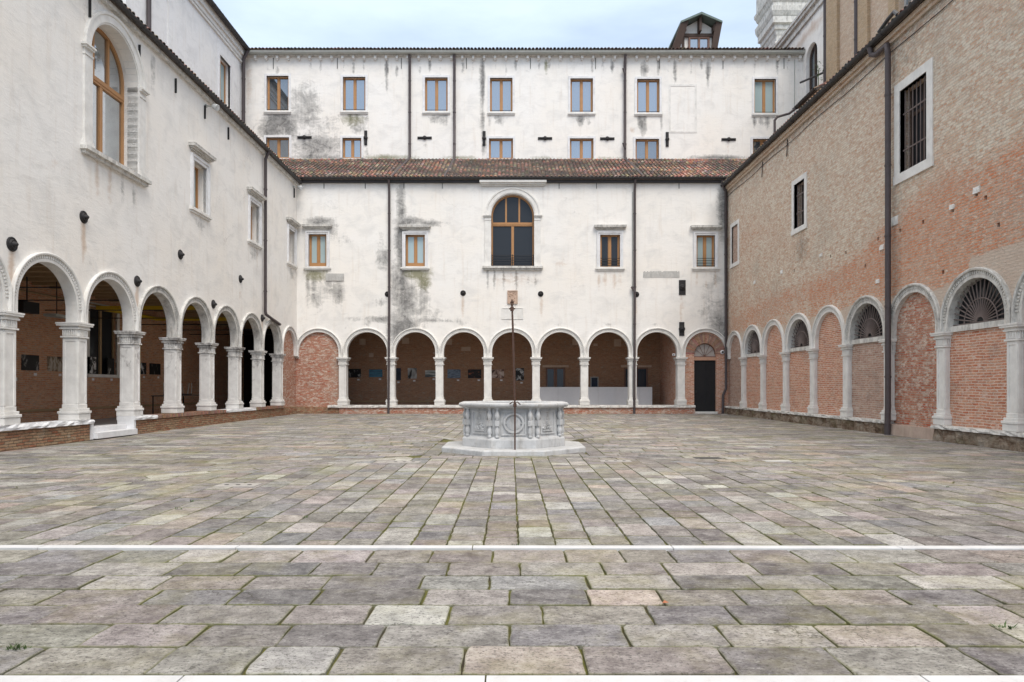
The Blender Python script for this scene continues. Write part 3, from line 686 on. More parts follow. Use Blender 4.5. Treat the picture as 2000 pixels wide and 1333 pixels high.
m = MB(); m.box(-16.4, -11.93, 5, 40.6, -.02, .2); m.box(-11.93, 9.0, 36.64, 40.6, -.02, .2)
m.build('arcade_floor', 'floor', None, kind='structure')
for (px, py) in ((815, 860.5), (790, 903), (1202, 901), (465, 948)):
    Y = CH*FPX/(py-HY); X = (px-VPX)*Y/FPX; m = MB()
    m.box(X-.3, X+.3, Y-.17, Y+.17, -.02, .006)
    g = m.build('drain_slab', 'stone_drain', None); tag(g, 'flat stone slab pierced by three round drain holes, '+{815: 'left of the well', 790: 'in front of the well to the left', 1202: 'in front of the well to the right', 465: 'far left in the open paving'}[px], 'drain', 'drain slabs in the paving')
    h = MB()
    for k in (-1, 0, 1): h.lathe((X+k*.17, Y, .0065), [(.035, 0), (.035, .002)], 10)
    h.build('drain_hole', 'dark', g)

# ================================================================== BACK LOWER WING
wing = thing('cloister_wing', 'rear white plastered wing with seven open arches and tiled lean-to roof behind the well', 'building', (0, 36.2, 0))
zcap = bz(698.4); zc_ = bz(688); RI, RO = 1.075, 1.30; zpar = bz(791.5)
colpx = [669.5+94.45*k for k in range(8)]
bays = [bx(p+47.2) for p in colpx[:-1]]; doorc = bx(1378); blc = bx(622.3)
XA = XL-.02; XB = XR+.02; ztop = 12.62
cont = [(XA, -.1), (XA, zcap)]
for c in [blc]+bays+[doorc]:
    R = RI+.12
    if c == blc: cont = [(XA, zcap+.35)] if False else [(XA, zcap)]
    cont += [(max(c-R, XA+.01) if c == blc else c-R, zcap)]+[(c+R*cos(pi-pi*i/20), zc_+R*sin(pi-pi*i/20)) for i in range(21)]+[(min(c+R, XB-.01), zcap)]
cont = [p for i, p in enumerate(cont) if i == 0 or (abs(p[0]-cont[i-1][0])+abs(p[1]-cont[i-1][1])) > 1e-4]
cont += [(XB, zcap), (XB, ztop), (XA, ztop)]
WB = [(603, 638, 458, 521), (792, 830, 459, 521), (1172, 1211, 459, 522), (1360, 1396, 460, 522)]
cwc = bx(1001.3); cwr = 42*S; cwz0 = bz(521); cwzc = bz(421)
holes = [rect(bx(a), bx(b), bz(d_), bz(c)) for a, b, c, d_ in WB]+[archpoly(cwc, cwr, cwz0, cwzc)]
bl = [(782, 400, 9, 60, .75, 0), (784, 470, 12, 55, 1.0, 0), (790, 520, 16, 50, .8, 0), (792, 590, 24, 50, .8, 0), (788, 645, 28, 32, 1.0, 0), (800, 432, 30, 10, .8, 0),
      (748, 505, 14, 22, .75, 0), (745, 480, 12, 60, .35, 0), (745, 590, 22, 10, .45, 0), (740, 624, 30, 7, .7, 0), (690, 624, 22, 4, .6, 0), (845, 626, 70, 5, .6, 0), (830, 612, 40, 16, .5, 0),
      (624, 433, 28, 9, .9, 0), (648, 448, 16, 18, .6, 0), (668, 470, 30, 22, .35, 0), (650, 410, 30, 40, .3, 0), (618, 535, 22, 14, .9, 1), (618, 575, 22, 45, .45, 0), (640, 560, 8, 30, .6, 0), (660, 572, 15, 26, .7, 0),
      (840, 437, 30, 7, .8, 0), (815, 534, 26, 12, 1.0, 1), (828, 548, 14, 20, .8, 1), (828, 590, 12, 60, .6, 0), (800, 570, 20, 40, .55, 0),
      (1404, 640, 22, 55, .75, 0), (1412, 410, 12, 60, .8, 0), (1385, 600, 24, 60, .45, 0), (1400, 545, 14, 20, .45, 0), (1412, 660, 10, 60, .8, 0),
      (1000, 545, 58, 22, .42, 2), (1100, 516, 30, 6, .5, 2), (1195, 545, 22, 18, .35, 2), (904.5, 596, 3.5, 24, .8, 2), (1056, 597, 3.5, 24, .8, 2), (1332, 600, 3, 36, .9, 2),
      (1243, 600, 5, 20, .5, 2), (1000, 640, 20, 8, .3, 2), (590, 640, 12, 60, .3, 2), (1290, 545, 60, 4, .2, 0), (980, 620, 400, 4, .12, 2), (1000, 633, 250, 4, .18, 0), (675, 640, 10, 7, .4, 0)]
bl += [(px, 635, 12, 5, .45, 0) for px in (716, 810, 905, 1000, 1093, 1188, 1282)]
bl += [(px, 545, 3, 26, .7, 0) for px in (952, 966, 985, 1008, 1030, 1048)]
bl += [(px, 560, 3, 40, .7, 0) for px in (600, 612, 628, 640, 795, 806, 822, 832)]+[(px, 548, 2.5, 24, .6, 2) for px in (1170, 1183, 1200, 1214, 1362, 1380, 1398)]
bl += [(785, 500, 8, 150, .95, 0), (775, 560, 14, 60, .7, 0), (800, 655, 20, 14, 1.1, 0)]
m = wallmesh(FB, cont, holes, .44, blobs(bl, bx, bz, S), .17); m.build('wall', 'plaster', wing)
# arches
for c in bays: archivolt(FB, c, zcap, zc_, RI, RO, wing)
archivolt(FB, blc, zcap, zc_, RI, RO-.02, wing); archivolt(FB, doorc, zcap, zc_, RI, RO-.02, wing)
for p in colpx: column(FB, bx(p), zpar, zcap, wing, d0=-.40)
# low parapet under the open arches
m = MB(); m.rough(FB, bx(641), bx(1357), bz(796.5), zpar-.005, -.44, .13, .018, .25); m.build('parapet_coping', 'stone_w', wing)
m = MB(); m.fbox(FB, bx(663), bx(1357), -.1, bz(796.5)-.002, -.40, .06); m.build('parapet', 'brick_red', wing)
# blind bay at the left corner
m = MB(); m.fbox(FB, XL-.098, bx(663.5), -.1, zcap+1.6, -.28, -.10); m.build('brick_infill', 'brick_red', wing)
m = MB(); m.rough(FB, XL, bx(662), -.1, .38, -.11, .03, .03, .15); m.build('footing', 'brick_plinth', wing)
# door bay
dc = bx(1378.5); dr = 21.7*S; dz = bz(692)
m = wallmesh(FB, rect(bx(1336), XR+.099, -.1, zcap+1.6), [archpoly(dc, dr, -.05, dz)], .35, None, .5, d0=-.10); m.build('brick_infill', 'brick_fill', wing)
m = MB(); nv = 58
for i in range(nv):
    t0 = pi*(i+.07)/nv; t1 = pi*(i+.93)/nv; r0 = dr; r1 = 1.09; q = [(r0, t0), (r1, t0), (r1, t1), (r0, t1)]
    cc = random.choice([(.42, .22, .15), (.36, .18, .12), (.46, .27, .19), (.33, .20, .15), (.40, .19, .12)]); m.cur = tuple(x*random.uniform(.8, 1.1) for x in cc)
    m.box8([FB.p(dc+r*cos(t_), dz+r*sin(t_), -.2) for r, t_ in q]+[FB.p(dc+r*cos(t_), dz+r*sin(t_), -.085+random.uniform(-.006, .006)) for r, t_ in q])
m.build('brick_arch_ring', 'unit', wing)
dz0 = bz(804.5); dzt = bz(704)
m = MB(); m.fbox(FB, dc-dr+.02, dc+dr-.02, dz0, dzt, -.30, -.25)
for k in (-1, 1): m.fbox(FB, dc+k*.28-.25, dc+k*.28+.25, dz0+.1, dzt-.08, -.25, -.243)
dd_ = m.build('door', 'black', wing)
m = MB(); m.fbox(FB, dc-.48, dc-.44, dz0+1.0, dz0+1.16, -.243, -.18); m.build('handle', 'iron', dd_)
m = MB(); m.fbox(FB, dc-dr, dc+dr, dzt, dzt+.17, -.35, -.16); m.build('lintel', 'salmon', wing)
m = MB(); m.fbox(FB, dc-dr-.05, dc+dr+.05, -.03, dz0, -.35, -.05); m.build('threshold', 'stone', wing)
m = MB(); m.arch(FB, dc, None, dz+.0, [(dr-.05, -.30), (dr-.05, -.24), (dr, -.24), (dr, -.30)], 20); m.fbox(FB, dc-dr, dc+dr, dzt+.17, dzt+.22, -.31, -.22)
for k in range(1, 6):
    th = pi*k/6; m.tube([FB.p(dc, dzt+.2, -.26), FB.p(dc+(dr-.02)*cos(th), dz+(dr-.02)*sin(th), -.26)], .012, 6)
fl = m.build('fanlight', 'wood_r', wing)
m = MB(); P = archpoly(dc, dr-.01, dzt+.17, dz, 16); m.add([FB.p(a, z, -.29) for a, z in P], [tuple(range(len(P)))]); m.build('pane', glass('dusty_fanlight_glass', (.42, .38, .35), .12, .3), fl)
# windows
for i, (a, b, c, d_) in enumerate(WB):
    window(FB, bx(a), bx(b), bz(d_), bz(c), wing, ['gl_blind', 'gl_blind', 'gl_dark', 'gl_blind'][i], .17, True, 4 if i > 1 else 0, .15, True, .08, .22 if i < 2 else .06, studs=(i == 0))
arched_window(FB, cwc, cwr, cwz0, cwzc, wing, 'gl_dark', rail=5)
m = MB(); 
for (q0, q1, e) in ((355, 359, .30), (359, 362, .2), (362, 365, .08)): m.fbox(FB, bx(941)-e+.25 if False else bx(937+(q0-355)*.5), bx(1067-(q0-355)*.5), bz(q1), bz(q0), -.02, e)
m.build('cornice', 'stone', wing)
m = MB(); m.fbox(FB, bx(941), bx(1061), bz(365), bz(364), 0, .02)
for p in (941, 1060): m.fbox(FB, bx(p), bx(p+1), bz(424), bz(365), 0, .012)
m.build('panel_edge', 'stone', wing)
for p, q in ((757, 575), (904.5, 573), (1056, 574.5), (1243, 575.5)): rosette(FB, bx(p), bz(q), wing)
for p, q, w_, h_ in ((1332.5, 562, 13, 29), (1331.5, 643, 10, 27)):
    m = MB(); m.fbox(FB, bx(p-w_/2), bx(p+w_/2), bz(q+h_/2), bz(q-h_/2), -.01, .04); o = m.build('anchor_plate', 'iron', wing, bevel=.01)
    m = MB(); m.lathe(FB.p(bx(p), bz(q), .035), [(.17, 0), (.17, .03), (.12, .06), (.10, .05), (.07, .10), (.03, .12)], 18, FB.N); m.build('boss', 'iron', o, smooth=True)
# carved relief, framed tablet, odd stones
m = MB(); a0, a1, z0, z1 = bx(991), bx(1011), bz(594), bz(568); m.fbox(FB, a0, a1, z0, z1, -.02, .04); mitre(m, FB, a0+.05, a1-.05, z0+.05, z1-.05, .05, .03, .07); m.fbox(FB, a0+.05, a1-.05, z0, z0+.05, .03, .07)
rl = random.Random(3)
for k in range(26):
    a = rl.uniform(a0+.08, a1-.08); z = rl.uniform(z0+.08, z1-.08); r = rl.uniform(.02, .045); m.lathe(FB.p(a, z, .035), [(r, 0), (r*.8, .02), (r*.3, .035)], 8, FB.N)
m.build('carved_relief', 'stone_pink', wing)
m = MB(); a0, a1, z0, z1 = bx(981), bx(1020.5), bz(622.5), bz(603); m.fbox(FB, a0, a1, z0, z1, -.01, .012)
for bb in ((a0-.04, a1+.04, z1, z1+.04), (a0-.04, a1+.04, z0-.04, z0), (a0-.04, a0, z0, z1), (a1, a1+.04, z0, z1)): m.fbox(FB, *bb, -.01, .03)
m.build('tablet', 'stone', wing)
m = MB(); m.rough(FB, bx(637), bx(672), bz(549), bz(535), -.01, .05, .01, .1); m.build('stone_block', 'stone_grey', wing)
m = MB(); m.rough(FB, bx(1256), bx(1327), bz(543), bz(530), -.01, .012, .006, .08); m.build('rough_stone_band', 'stone_grey', wing)
for p in (633, 713.5, 789, 864, 1092, 1165, 1326): MB().fbox(FB, bx(p)-.012, bx(p)+.012, bz(369), bz(351), .01, .04).build('gutter_hook', 'iron', wing)
# roof, gutter, pipes
tileroof(wing, FB, XL-4.5, XR+4.6, 12.60, 4.5, .545, .26, hue=1)
gutter(wing, FB, XL+.2, XR-.2, 12.60, .30)
m = MB(); m.fbox(FB, XL, XR, 12.38, 12.52, 0, .17); m.build('eave_board', 'lead', wing)
for p, e in ((761, 759.5), (1239, 1238)):
    downpipe(wing, [FB.p(bx(p), 12.5, .30), FB.p(bx(p), 12.3, .22), FB.p(bx(p), 11.9, .12), FB.p(bx(p), 6, .12), FB.p(bx(e), 0, .12)])
downpipe(wing, [FB.p(XR-.35, 12.45, .30), FB.p(XR-.3, 12.2, .25), FB.p(XR-.12, 11.9, .14), FB.p(XR-.10, 1.35, .14), FB.p(XR-.26, 1.0, .16), FB.p(XR-.28, 0, .16)], .07)
m = MB(); m.tube([FB.p(bx(1235), 11.9, .03), FB.p(bx(1235), 1.2, .03), FB.p(bx(1235), .3, .03)], .02, 6); m.build('cable_conduit', 'zinc', wing)
m = MB(); m.box8([FB.p(bx(1231), bz(562)-.02, .1), FB.p(bx(1239), bz(574), .1), FB.p(bx(1240), bz(566), .1), FB.p(bx(1233), bz(560), .1), FB.p(bx(1231), bz(562)-.02, .2), FB.p(bx(1239), bz(574), .2), FB.p(bx(1240), bz(566), .2), FB.p(bx(1233), bz(560), .2)]); m.build('pipe_branch', 'pipe', wing)
# arcade inside: inner wall, end wall, ceiling with beams
FI = Frame((0, 40.68, 0), (1, 0, 0), (0, -1, 0)); ix = lambda p: (p-VPX)*40.68/FPX; iz = lambda p: CH+(HY-p)*40.68/FPX
XE = 8.98
m = wallmesh(FI, rect(-16.2, XE+.3, 0, 5.0), [rect(ix(1066), ix(1104), .2, iz(718)), rect(ix(1219), ix(1266), .2, iz(718))], .3, None, .5); m.build('inner_wall', 'brick_inner', wing)
m = MB(); m.box(XE, XE+.35, 36.64, 40.6, 0, 5.0); m.build('end_wall', 'brick_fill', wing)
m = MB(); m.box(-11.94, XE+.3, 36.64, 40.9, 5.0, 5.15); m.build('ceiling', 'ceil', wing)
for k in range(24): x = -11.4+k*.86; MB().box(x, x+.14, 36.64, 40.66, 4.82, 4.99).build('beam', 'wood_pale', wing)
MB().box(-11.9, XE, 38.5, 38.6, 4.62, 4.72).build('cross_rail', 'wood_pale', wing)
m = MB(); m.fbox(FI, -11.9, ix(1010), .52, .60, 0, .05); m.build('dado_rail', 'wood_pale', wing)
for a, b, bl_ in ((1066, 1104, 'blue'), (1219, 1266, 'dark')):
    m = MB(); a0, a1, z1 = ix(a), ix(b), iz(718); mc = (a0+a1)/2
    for u in ((a0, a0+.1), (a1-.1, a1), (mc-.1, mc+.1)): m.fbox(FI, u[0], u[1], .2, z1, -.16, -.08)
    m.fbox(FI, a0, a1, z1-.1, z1, -.17, -.079); o = m.build('door', 'wood_r', wing)
    m = MB(); m.fbox(FI, a0, a1, .2, z1, -.14, -.12); m.build('pane', glass('dim_blue_door_glass', (.012, .022, .04), .03), o)
    m = MB(); m.fbox(FI, a0-.2, a1+.2, z1, z1+.14, -.02, .04); m.build('lintel', 'stone_pink', o)
# plain stone inserts in the arcade wall
for p, q, w_, h_ in ((708, 668, 12, 12), (725, 694, 9, 8), (792, 666, 14, 12), (876, 668, 14, 12), (910, 682, 18, 8), (1124, 668, 12, 12), (1163, 674, 8, 5), (1206, 670, 14, 14), (852, 690, 12, 4)):
    MB().fbox(FI, ix(p-w_/2), ix(p+w_/2), iz(q+h_/2), iz(q-h_/2), 0, .015).build('stone_insert', 'stone_pink', wing)

# ================================================================== LEFT WING
lw = thing('cloister_wing', 'white plastered left wing with round arches, dark anchors and tall orange framed arched window', 'building', (XL, 36.2, 0))
lw.rotation_euler.x = -.004
lcap, lzc, lpar = 3.09, 3.40, .50
KL = [15.43+2.612*k for k in range(-2, 8)]
lb = [(a+b)/2 for a, b in zip(KL[:-1], KL[1:])]; blL = (KL[-1]+36.2)/2
cont = [(5, -.1), (KL[0]-.2, -.1), (KL[0]-.2, lcap)]
for c in lb+[blL]:
    R = (RI+.12) if c != blL else 1.08
    cont += [(c-R, lcap)]+[(c+R*cos(pi-pi*i/20), lzc+R*sin(pi-pi*i/20)) for i in range(21)]+[(c+R, lcap)]
cont += [(36.21, lcap), (36.21, 12.5), (5, 12.5)]
LWn = [(24.85, 1.04, 7.90, 9.62), (30.15, 1.04, 7.90, 9.62), (35.25, .95, 7.90, 9.62)]
awc, awr, awz0, awzc = 19.56, 1.16, 7.86, 10.62
holes = [rect(c-w_/2, c+w_/2, a, b) for c, w_, a, b in LWn]+[archpoly(awc, awr, awz0, awzc)]
ROSL = [(15.5, 4.66), (18.1, 5.95), (20.7, 4.64), (23.4, 6.0), (26.0, 4.6), (28.6, 6.0), (31.1, 4.6)]
def lwear(a, z):
    v = [0, 0, 0]
    def bb(ca, cz, ra, rz, st, ch):
        q = ((a-ca)/ra)**2+((z-cz)/rz)**2
        if q < 6: v[ch] = max(v[ch], st*exp(-q*.7))
    for ra, rz in ROSL: bb(ra, rz-.55, .08, .6, .95, 2)
    for da in (-.9, -.3, .4, 1.0): bb(awc+da, 7.2, .09, .6, .75, 0 if da > 0 else 2)
    for c, w_, a_, b_ in LWn: bb(c, 7.4, .6, .35, .5, 0); bb(c+.35, 7.2, .12, .7, .5, 2)
    for c in lb: bb(c, 4.95, .7, .10, .35, 0)
    bb(21.6, 11.5, .12, .8, .7, 0); bb(35.9, 8, .4, 3, .35, 0); bb(31.0, 10, .35, 2.3, .3, 0); bb(17, 6.9, 2, .5, .3, 2); bb(29.0, 11.2, .2, 1.2, .4, 2)
    return tuple(v)
m = wallmesh(FL, cont, holes, .32, lwear, .2); m.build('wall', 'plaster', lw)

archivolt(FL, blL, lcap, lzc, .98, 1.20, lw, 'stone')
def sooty():
    t = NT('sooty_limestone'); v = t.obj(); q = t.n('ShaderNodeSeparateXYZ'); t.set(q.inputs[0], v)
    a = t.noise(v, 3.1, 6, .62); c = t.mix((.79, .775, .75), (.62, .60, .58), t.ramp(a, (.4, 0.), (.75, 1.)))
    g = t.noise(t.scale(v, (1.6, 1.1, .8)), 1.9, 8, .75, .5)
    hi = t.ramp(t.math('MULTIPLY', q.outputs[2], .2), (.30, 0.), (.62, 1.))       # rain soot gathered under and on the capitals
    f = t.ramp(t.math('ADD', g, t.math('MULTIPLY', hi, .20)), (.62, 0.), (.84, 1.))
    c = t.mix(c, (.055, .04, .035), t.math('MULTIPLY', f, .9))
    return t.done(t.bsdf(c, .8, 0, t.bump(t.noise(v, 7, 6, .7), .4, .02), .25))
M['stone_stain'] = sooty()
for i, c in enumerate(lb): archivolt(FL, c, lcap, lzc, RI, RO, lw, 'stone' if i < 4 else 'stone_w')
for i, a in enumerate(KL):
    column(FL, a, lpar, lcap, lw, w=.36, d0=-.38, dc=.01, mat='stone' if i < 4 else 'stone_stain')
# parapets either side of the step opening
og0, og1 = 18.42, 20.40
MB().fbox(FL, 5, og0-.10, -.1, .38, -.40, .05).build('parapet', 'brick_plinth', lw); MB().fbox(FL, og1+.10, 33.9, -.1, .38, -.40, .05).build('parapet', 'brick_plinth', lw)
for q in ((5, og0, .38, .498, -.44, .12, .025, .16), (og1, 21.7, .38, .498, -.44, .12, .02, .16), (27.0, 30.2, .38, .498, -.42, .09, .015, .2)): MB().rough(FL, *q).build('parapet_coping', 'stone_clean', lw)
for q in ((og0-.10, og0), (og1, og1+.10)): MB().fbox(FL, *q, -.05, .38, -.42, .09).build('jamb_slab', 'stone_clean', lw)
m = MB(); a = 21.72
rr = random.Random(5)
while a < 33.9:
    if 27.0 < a < 30.2: a = 30.22
    m.cur = tuple(x*rr.uniform(.7, 1.1) for x in rr.choice([(.34, .16, .10), (.30, .17, .11), (.38, .20, .13)]))
    m.fbox(FL, a, a+.066, .38, .496+rr.uniform(-.01, .004), -.42, .10+rr.uniform(-.015, .015)); a += .074
m.build('brick_coping', 'unit', lw)
m = MB(); m.fbox(FL, KL[-1]+.2, 36.6, -.1, lcap+1.5, -.28, -.10); m.build('brick_infill', 'brick_red', lw)
m = MB(); m.rough(FL, 33.9, 36.2, -.1, .40, -.11, .03, .04, .14); m.build('footing', 'brick_plinth', lw)
for q in ((-.04, .13, -.42, .20), (.13, .26, -.60, -.12)): MB().fbox(FL, og0, og1, *q).build('step', 'stone_clean', lw, bevel=.01)
for c, w_, a_, b_ in LWn: window(FL, c-w_/2, c+w_/2, a_, b_, lw, 'gl_blind', .2, True, 0, .30, True, .08)
arched_window(FL, awc, awr, awz0, awzc, lw, 'gl_left', deep=.42)
for a_, z_ in ROSL: rosette(FL, a_, z_, lw, .17)
tileroof(lw, FL, 5, 40.6, 12.42, 4.5, .545, .24, hue=2)
gutter(lw, FL, 5, 36.0, 12.40, .26)
m = MB(); m.fbox(FL, 5, 36.0, 12.2, 12.33, 0, .14); m.build('eave_board', 'stone_w', lw)
for a_ in (18.3, 20.75, 23.0, 25.2, 27.3, 35.6): MB().fbox(FL, a_-.012, a_+.012, 11.45, 11.95, 0, .07).build('gutter_hook', 'iron', lw)
downpipe(lw, [FL.p(31.2, 12.32, .26), FL.p(31.2, 12.0, .12), FL.p(31.2, 4.9, .12), FL.p(31.25, 4.78, .14), FL.p(33.1, 4.50, .14)], .07)
# inside the left arcade
XI = -16.1; FLI = Frame((XI, 0, 0), (0, 1, 0), (1, 0, 0))
m = wallmesh(FLI, rect(5, 40.9, 0, 5.0), [rect(25.7, 27.5, 1.9, 4.5), rect(21.0, 21.7, 1.7, 4.5)], .3, None, .5); m.build('inner_wall', 'brick_inner_lit', lw)
for (a0, a1, z0, z1) in ((25.7, 27.5, 1.9, 4.5), (21.0, 21.7, 1.7, 4.5)):
    m = MB()
    for u in ((a0, a0+.07), (a1-.07, a1), ((a0+a1)/2-.06, (a0+a1)/2+.06)): m.fbox(FLI, u[0], u[1], z0, z1, -.2, -.1)
    m.fbox(FLI, a0, a1, z1-.07, z1, -.2, -.099); o = m.build('window', 'wood_pale', lw)
    m = MB(); m.fbox(FLI, a0, a1, z0, z1, -.18, -.16); m.build('pane', 'gl_dark', o)
    m = MB(); mitre(m, FLI, a0, a1, z0, z1, .16, -.05, .03); m.fbox(FLI, a0-.16, a1+.16, z0-.12, z0, -.1, .08); m.build('stone_surround', 'stone', o)
m = MB(); m.box(XI-.2, XL-.44, 5, 40.9, 5.0, 5.15); m.build('ceiling', 'ceil', lw)
for k in range(40): MB().box(XI+.02, XL-.46, 5.4+k*.86, 5.54+k*.86, 4.82, 4.99).build('beam', 'wood_pale', lw)
m = MB(); m.fbox(FLI, 5, 36, .56, .64, 0, .05); m.build('dado_rail', 'wood_pale', lw)
m = MB(); m.tube([(XI+.12, 10, 4.55), (XI+.12, 36, 4.55)], .03, 8); m.build('conduit', 'wood_pale', lw)
for a_ in KL[1:]: MB().tube([(XI, a_, 4.05), (XL-.3, a_, 4.05)], .018, 6).build('tie_rod', 'iron', lw)
m = MB(); m.box(-16.1, XL-.44, 40.6, 40.75, .2, 5.0); m.build('end_wall', 'dark', lw)  # wall coloured near-black to stand in for the passage's deep shade
m = MB(); m.box(-16.4, -11.5, 4.8, 4.99, 0, 12.4); m.build('gable_wall', 'plaster', lw)

# ================================================================== RIGHT WING
rw = thing('cloister_wing', 'right wing of worn pale and red brick with bricked-up arches, fan grilles and barred windows', 'building', (XR, 36.2, 0))
rcap, rzc, rpar = 2.92, 3.15, .43; RRI, RRO = 1.03, 1.285
KR = [33.68-2.59*k for k in range(0, 10)]
rb = [(a+b)/2 for a, b in zip(KR[:-1], KR[1:])]; blR = (KR[0]+36.2)/2
cont = [(5, -.1), (KR[-1]-.2, -.1), (KR[-1]-.2, rcap)]
for c in rb[::-1]+[blR]:
    R = RRI+.12 if c != blR else 1.08
    cont += [(c-R, rcap)]+[(c+R*cos(pi-pi*i/20), rzc+R*sin(pi-pi*i/20)) for i in range(21)]+[(c+R, rcap)]
cont += [(36.21, rcap), (36.21, 12.5), (5, 12.5)]
RW = [(18.79, 20.10, 7.80, 10.26), (26.62, 27.62, 7.88, 9.70), (34.45, 35.4, 7.88, 9.8)]
holes = [rect(a, b, c, d_) for a, b, c, d_ in RW]
def ray(px, py):   # a measured point on the right wall -> (along, height)
    a = XR*FPX/(px-VPX); return a, CH+(HY-py)*a/FPX
PUT = [(1907, 380), (1925, 387), (1861, 411), (1803, 434), (1758, 451), (1715, 467), (1652, 494), (1622, 501), (1551, 529), (1842, 532), (1690, 520), (1950, 440)]
for px, py in PUT:
    a, z = ray(px, py); s_ = .055; holes.append([(a-s_, z-s_), (a+s_*.8, z-s_*.9), (a+s_, z+s_), (a-s_*.9, z+s_*1.1)])
def rwear(a, z):
    n = mnoise.fractal(Vector((a*.16, z*.42, 3.1)), .6, 2, 4)*.42
    n2 = mnoise.noise(Vector((a*.5, z*.7, 9)))*.3
    near = max(0, min(1, (24-a)/6)); mid = max(0, min(1, (31-a)/6))*(1-near)
    # red brick band: low above the arches everywhere, tall near the viewer
    hi = 5.0+1.6*near+.3*mid; lo = 4.35
    red = max(0, 1-max(0, (z-hi))/1.1)*(1 if z > lo-.4 else .4)*(.55+.35*near+.25*mid)
    if a > 31: red *= .75
    red += max(0, 1-abs(z-7.0)/2.2)*max(0, (15.8-a)/2)*.5
    red += .28*max(0, 1-abs(a-32)/5)*(1 if z < 9 else .4)
    red = max(0, min(1, red+n*.8))
    pl = max(0, min(1, (4.45-z)/.35+n*2.2+n2*2)) if z > 3.0 else 0
    if 17 > a > 14: pl = max(pl, min(1, (4.9-z)/.3))
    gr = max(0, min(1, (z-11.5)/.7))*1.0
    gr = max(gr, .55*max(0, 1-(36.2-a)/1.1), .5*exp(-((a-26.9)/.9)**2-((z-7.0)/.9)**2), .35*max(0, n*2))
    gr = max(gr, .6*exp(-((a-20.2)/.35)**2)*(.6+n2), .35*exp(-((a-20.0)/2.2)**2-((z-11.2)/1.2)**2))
    return (gr, pl, red)
m = wallmesh(FR, cont, holes, .44, rwear, .22); m.build('wall', 'brick_pale', rw)
for px, py, sz in ((1604, 499, .10), (1527, 532, .12), (1474, 552, .12), (1747, 433, .2), (1723, 484, .12), (1908, 372, .12), (1715, 550, .1), (1860, 405, .09)):
    a, z = ray(px, py); m = MB(); m.rough(FR, a-sz, a+sz, z-sz*.6, z+sz*.7, -.1, .03, .012, .06); m.build('stone_chip', 'stone', rw)
for k, c in enumerate([blR]+rb):
    archivolt(FR, c, rcap, rzc, RRI if k else .98, RRO if k else 1.20, rw, 'stone_w' if k > 4 else 'stone')
for a in KR: column(FR, a, rpar, rcap, rw, w=.33, d0=-.30, mat='stone')
fillm = ['brick_grey', 'brick_fill', 'brick_fill', 'brick_fill', 'brick_fill', 'brick_grey', 'brick_red', 'brick_fill', 'brick_grey', 'brick_fill']
for k, c in enumerate([blR]+rb):
    lun = k in (1, 3, 5, 7); h = 1.295 if k else 1.25
    m = MB()
    if not lun: m.fbox(FR, c-h, c+h if k else 36.62, rpar-.02 if k != 6 else .3, rcap+1.5, -.30, -.10)
    else:
        m.fbox(FR, c-h, c+h, rpar-.02, rcap-.02, -.30, -.10)
    m.build('brick_infill', fillm[k], rw)
    if lun:
        m = MB(); m.fbox(FR, c-RRI-.0, c+RRI+.0, rcap-.02, rcap+.13, -.32, -.04); sl_ = m
        g = MB(); zz = rcap+.16; H = rzc+RRI-.06-zz
        for i in range(1, 20):
            th = pi*i/20; 
            # ray to the stilted arch boundary
            t_ = 0
            while t_ < 2.2:
                x, z = t_*cos(th), zz+t_*sin(th)
                if abs(x) > RRI-.04 or (z > rzc and x*x+(z-rzc)**2 > (RRI-.03)**2): break
                t_ += .02
            g.tube([FR.p(c+.14*cos(th), zz+.14*sin(th), -.13), FR.p(c+t_*cos(th), zz+t_*sin(th), -.13)], .017, 6)
        for r in (.14, .60): g.tube([FR.p(c+r*cos(pi*i/20), zz+r*sin(pi*i/20), -.125) for i in range(21)], .016, 6)
        g.tube([FR.p(c-RRI, zz-.0, -.13), FR.p(c+RRI, zz, -.13)], .016, 6)
        o = g.build('fan_grille', 'grille', rw)
        sl_.build('sill', 'stone_w', o)
        P = archpoly(c, RRI+.1, rcap+.1, rzc, 20); m = MB(); m.add([FR.p(a, z, -.27) for a, z in P], [tuple(range(len(P)))]); m.build('pane', 'gl_dark', o)
        m = MB()
        for u in (c-.62, c-.02, c+.5): m.fbox(FR, u-.03, u+.03, rcap+.13, rzc+sqrt(max(0, RRI**2-(u-c)**2)), -.26, -.22)
        m.fbox(FR, c-RRI, c+RRI, rcap+.58, rcap+.64, -.26, -.225); m.build('frame', 'lead', o)
# footing of rubble stone with a thin white ledge
for q in ((5, 18.3), (20.75, 36.1)): MB().rough(FR, *q, -.12, .33, -.30, .155, .05, .13).build('footing', 'footing', rw)
m = MB(); m.rough(FR, 18.3, 20.75, -.12, .32, -.30, .10, .01, .3); m.build('footing', 'stone_blush', rw, label='smooth pinkish stone footing under the crumbling red infill')
for q in ((5, 18.35), (20.6, 36.1)): MB().rough(FR, *q, .33, .425, -.30, .19, .025, .16).build('ledge', 'stone_w', rw)
